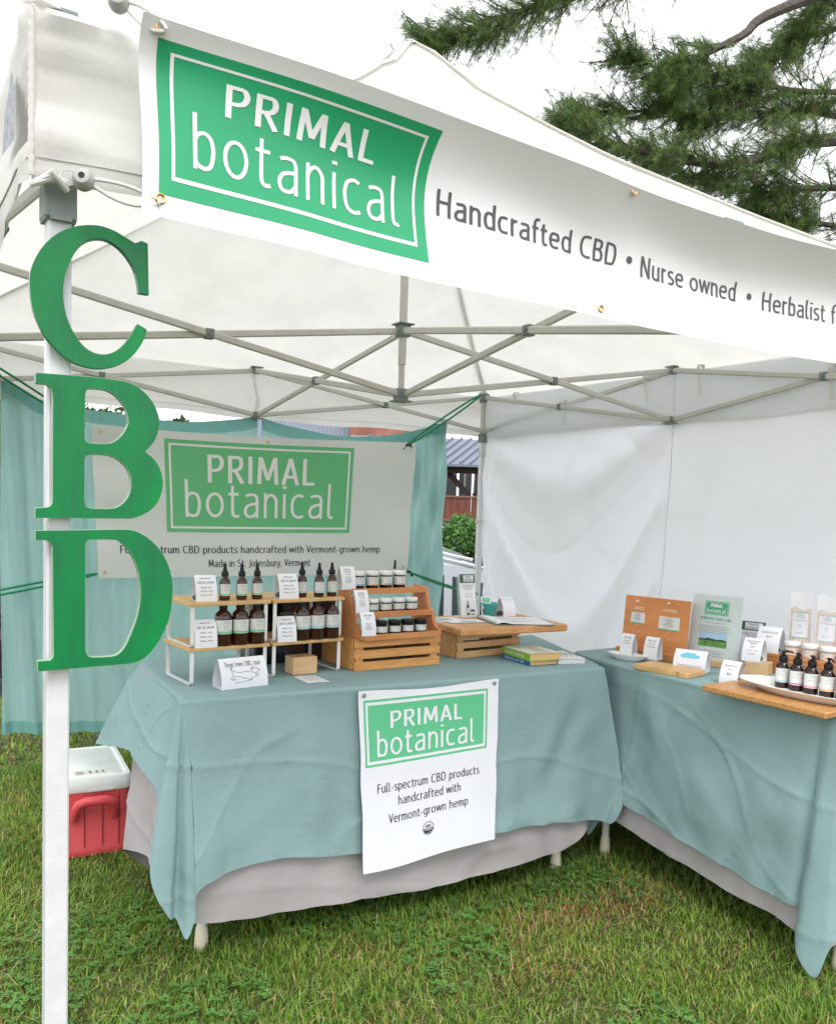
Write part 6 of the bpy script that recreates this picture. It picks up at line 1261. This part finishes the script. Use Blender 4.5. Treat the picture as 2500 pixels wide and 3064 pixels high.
car('dark grey wagon car with silver roof rails right behind the curtain edge',(4.92,6.08,-.90),R(-31),dgrey)
car('lighter grey wagon car parked farther back, only its glass and roof showing',(6.68,9.38,-.90),R(-33),silver)
car('black car at the far left edge beyond the teal curtain',(.75,9.3,-.90),R(-25),blackp)
# ---- white pine
pt=thing('pine_tree','large white pine reaching in from the upper right over the tent','pine tree',(11.7,3.7,-.90))
off=np.array([11.7,3.7,-.90])
mb=MB(); mb.path([(0,0,0),(.1,.1,4),(-.05,.3,8),(.1,.1,13),(0,0,17)],[.42,.36,.28,.18,.05],14); obj('trunk',mb,bark,pt,smooth=True)
g=np.random.default_rng(11); tufts=[]; tdir=[]
for bi,B_ in enumerate(BRANCHES):
    P=catmull([tuple(np.array(p)-off) for p in B_],5); n=len(P)
    r0_=(.075,.085,.05,.04,.05,.045,.045,.04,.05)[bi]
    P2=[(float(p[0]),float(p[1]),float(p[2])) for p in P]; P2=[(0.05,.15,P2[0][2]-.3)]+P2
    mb=MB(); mb.path(P2,[r0_*(1-.82*i/(len(P2)-1)) for i in range(len(P2))],7); br=obj('branch',mb,bark,pt,smooth=True)
    tw=MB(); start=(.58 if bi==0 else .18)
    L_=sum(math.dist(P[i],P[i+1]) for i in range(n-1))
    nt_=int(L_*38)
    for k in range(nt_):
        s=start+(1-start)*g.random()
        if bi==0 and s<.8 and g.random()<.6: continue
        j=min(n-2,int(s*(n-1))); q=np.array(P[j])+(np.array(P[j+1])-np.array(P[j]))*g.random(); d0=np.array(P[j+1])-np.array(P[j]); d0/=np.linalg.norm(d0)
        sd_=g.normal(size=3); sd_-=d0*sd_.dot(d0); sd_/=np.linalg.norm(sd_); sd_[2]*=.55
        ln=g.uniform(.22,.72)*(1.1-.55*s); d=d0*g.uniform(.4,1.0)+sd_*g.uniform(.5,1.0)+np.array([0,0,-.10]); d/=np.linalg.norm(d)
        m_=q+d*ln*.5; e=q+d*ln+np.array([0,0,.05]); tw.path([tuple(q),tuple(m_),tuple(e)],[.009,.006,.003],4,cap=False)
        for a in np.linspace(.25,1,5): 
            c_=q+d*ln*a+np.array([0,0,.05*a*a]); tufts.append(c_+g.normal(0,.015,3)); tdir.append(d+g.normal(0,.25,3))
            if g.random()<.75:
                d2=d*.6+g.normal(0,.6,3); d2/=np.linalg.norm(d2); e2=c_+d2*g.uniform(.06,.16); tw.path([tuple(c_),tuple(e2)],[.004,.002],3,cap=False); tufts.append(e2); tdir.append(d2); tufts.append((c_+e2)/2); tdir.append(d2)
    tag(obj('twig',tw,bark,br,smooth=True),kind='stuff')
T=np.array(tufts); Dn=np.array(tdir); Dn/=np.linalg.norm(Dn,axis=1)[:,None]
K=18; n=len(T); P=np.repeat(T,K,0); D_=np.repeat(Dn,K,0)+g.normal(0,.55,(n*K,3)); D_/=np.linalg.norm(D_,axis=1)[:,None]
P=P+g.normal(0,.012,P.shape); ln=g.uniform(.045,.090,(n*K,1)); sdv=np.cross(D_,g.normal(size=D_.shape)); sdv/=np.linalg.norm(sdv,axis=1)[:,None]
V=np.stack([P-sdv*.0015,P+sdv*.0015,P+D_*ln+np.array([0,0,-.006])],1).reshape(-1,3); F=np.arange(3*n*K).reshape(-1,3)
tone=np.repeat(g.uniform(0,1,n),K)[:,None]; col=np.array([.05,.115,.030])*(1-tone)+np.array([.19,.30,.07])*tone; col=col*g.uniform(.7,1.35,(n*K,1))
dead=np.repeat(g.random(n)<.02,K); col[dead]=np.array([.16,.09,.04])
tag(tri_mesh('needles',V,F,np.repeat(col,3,0),needlem,pt),kind='stuff')
print('tufts',n)
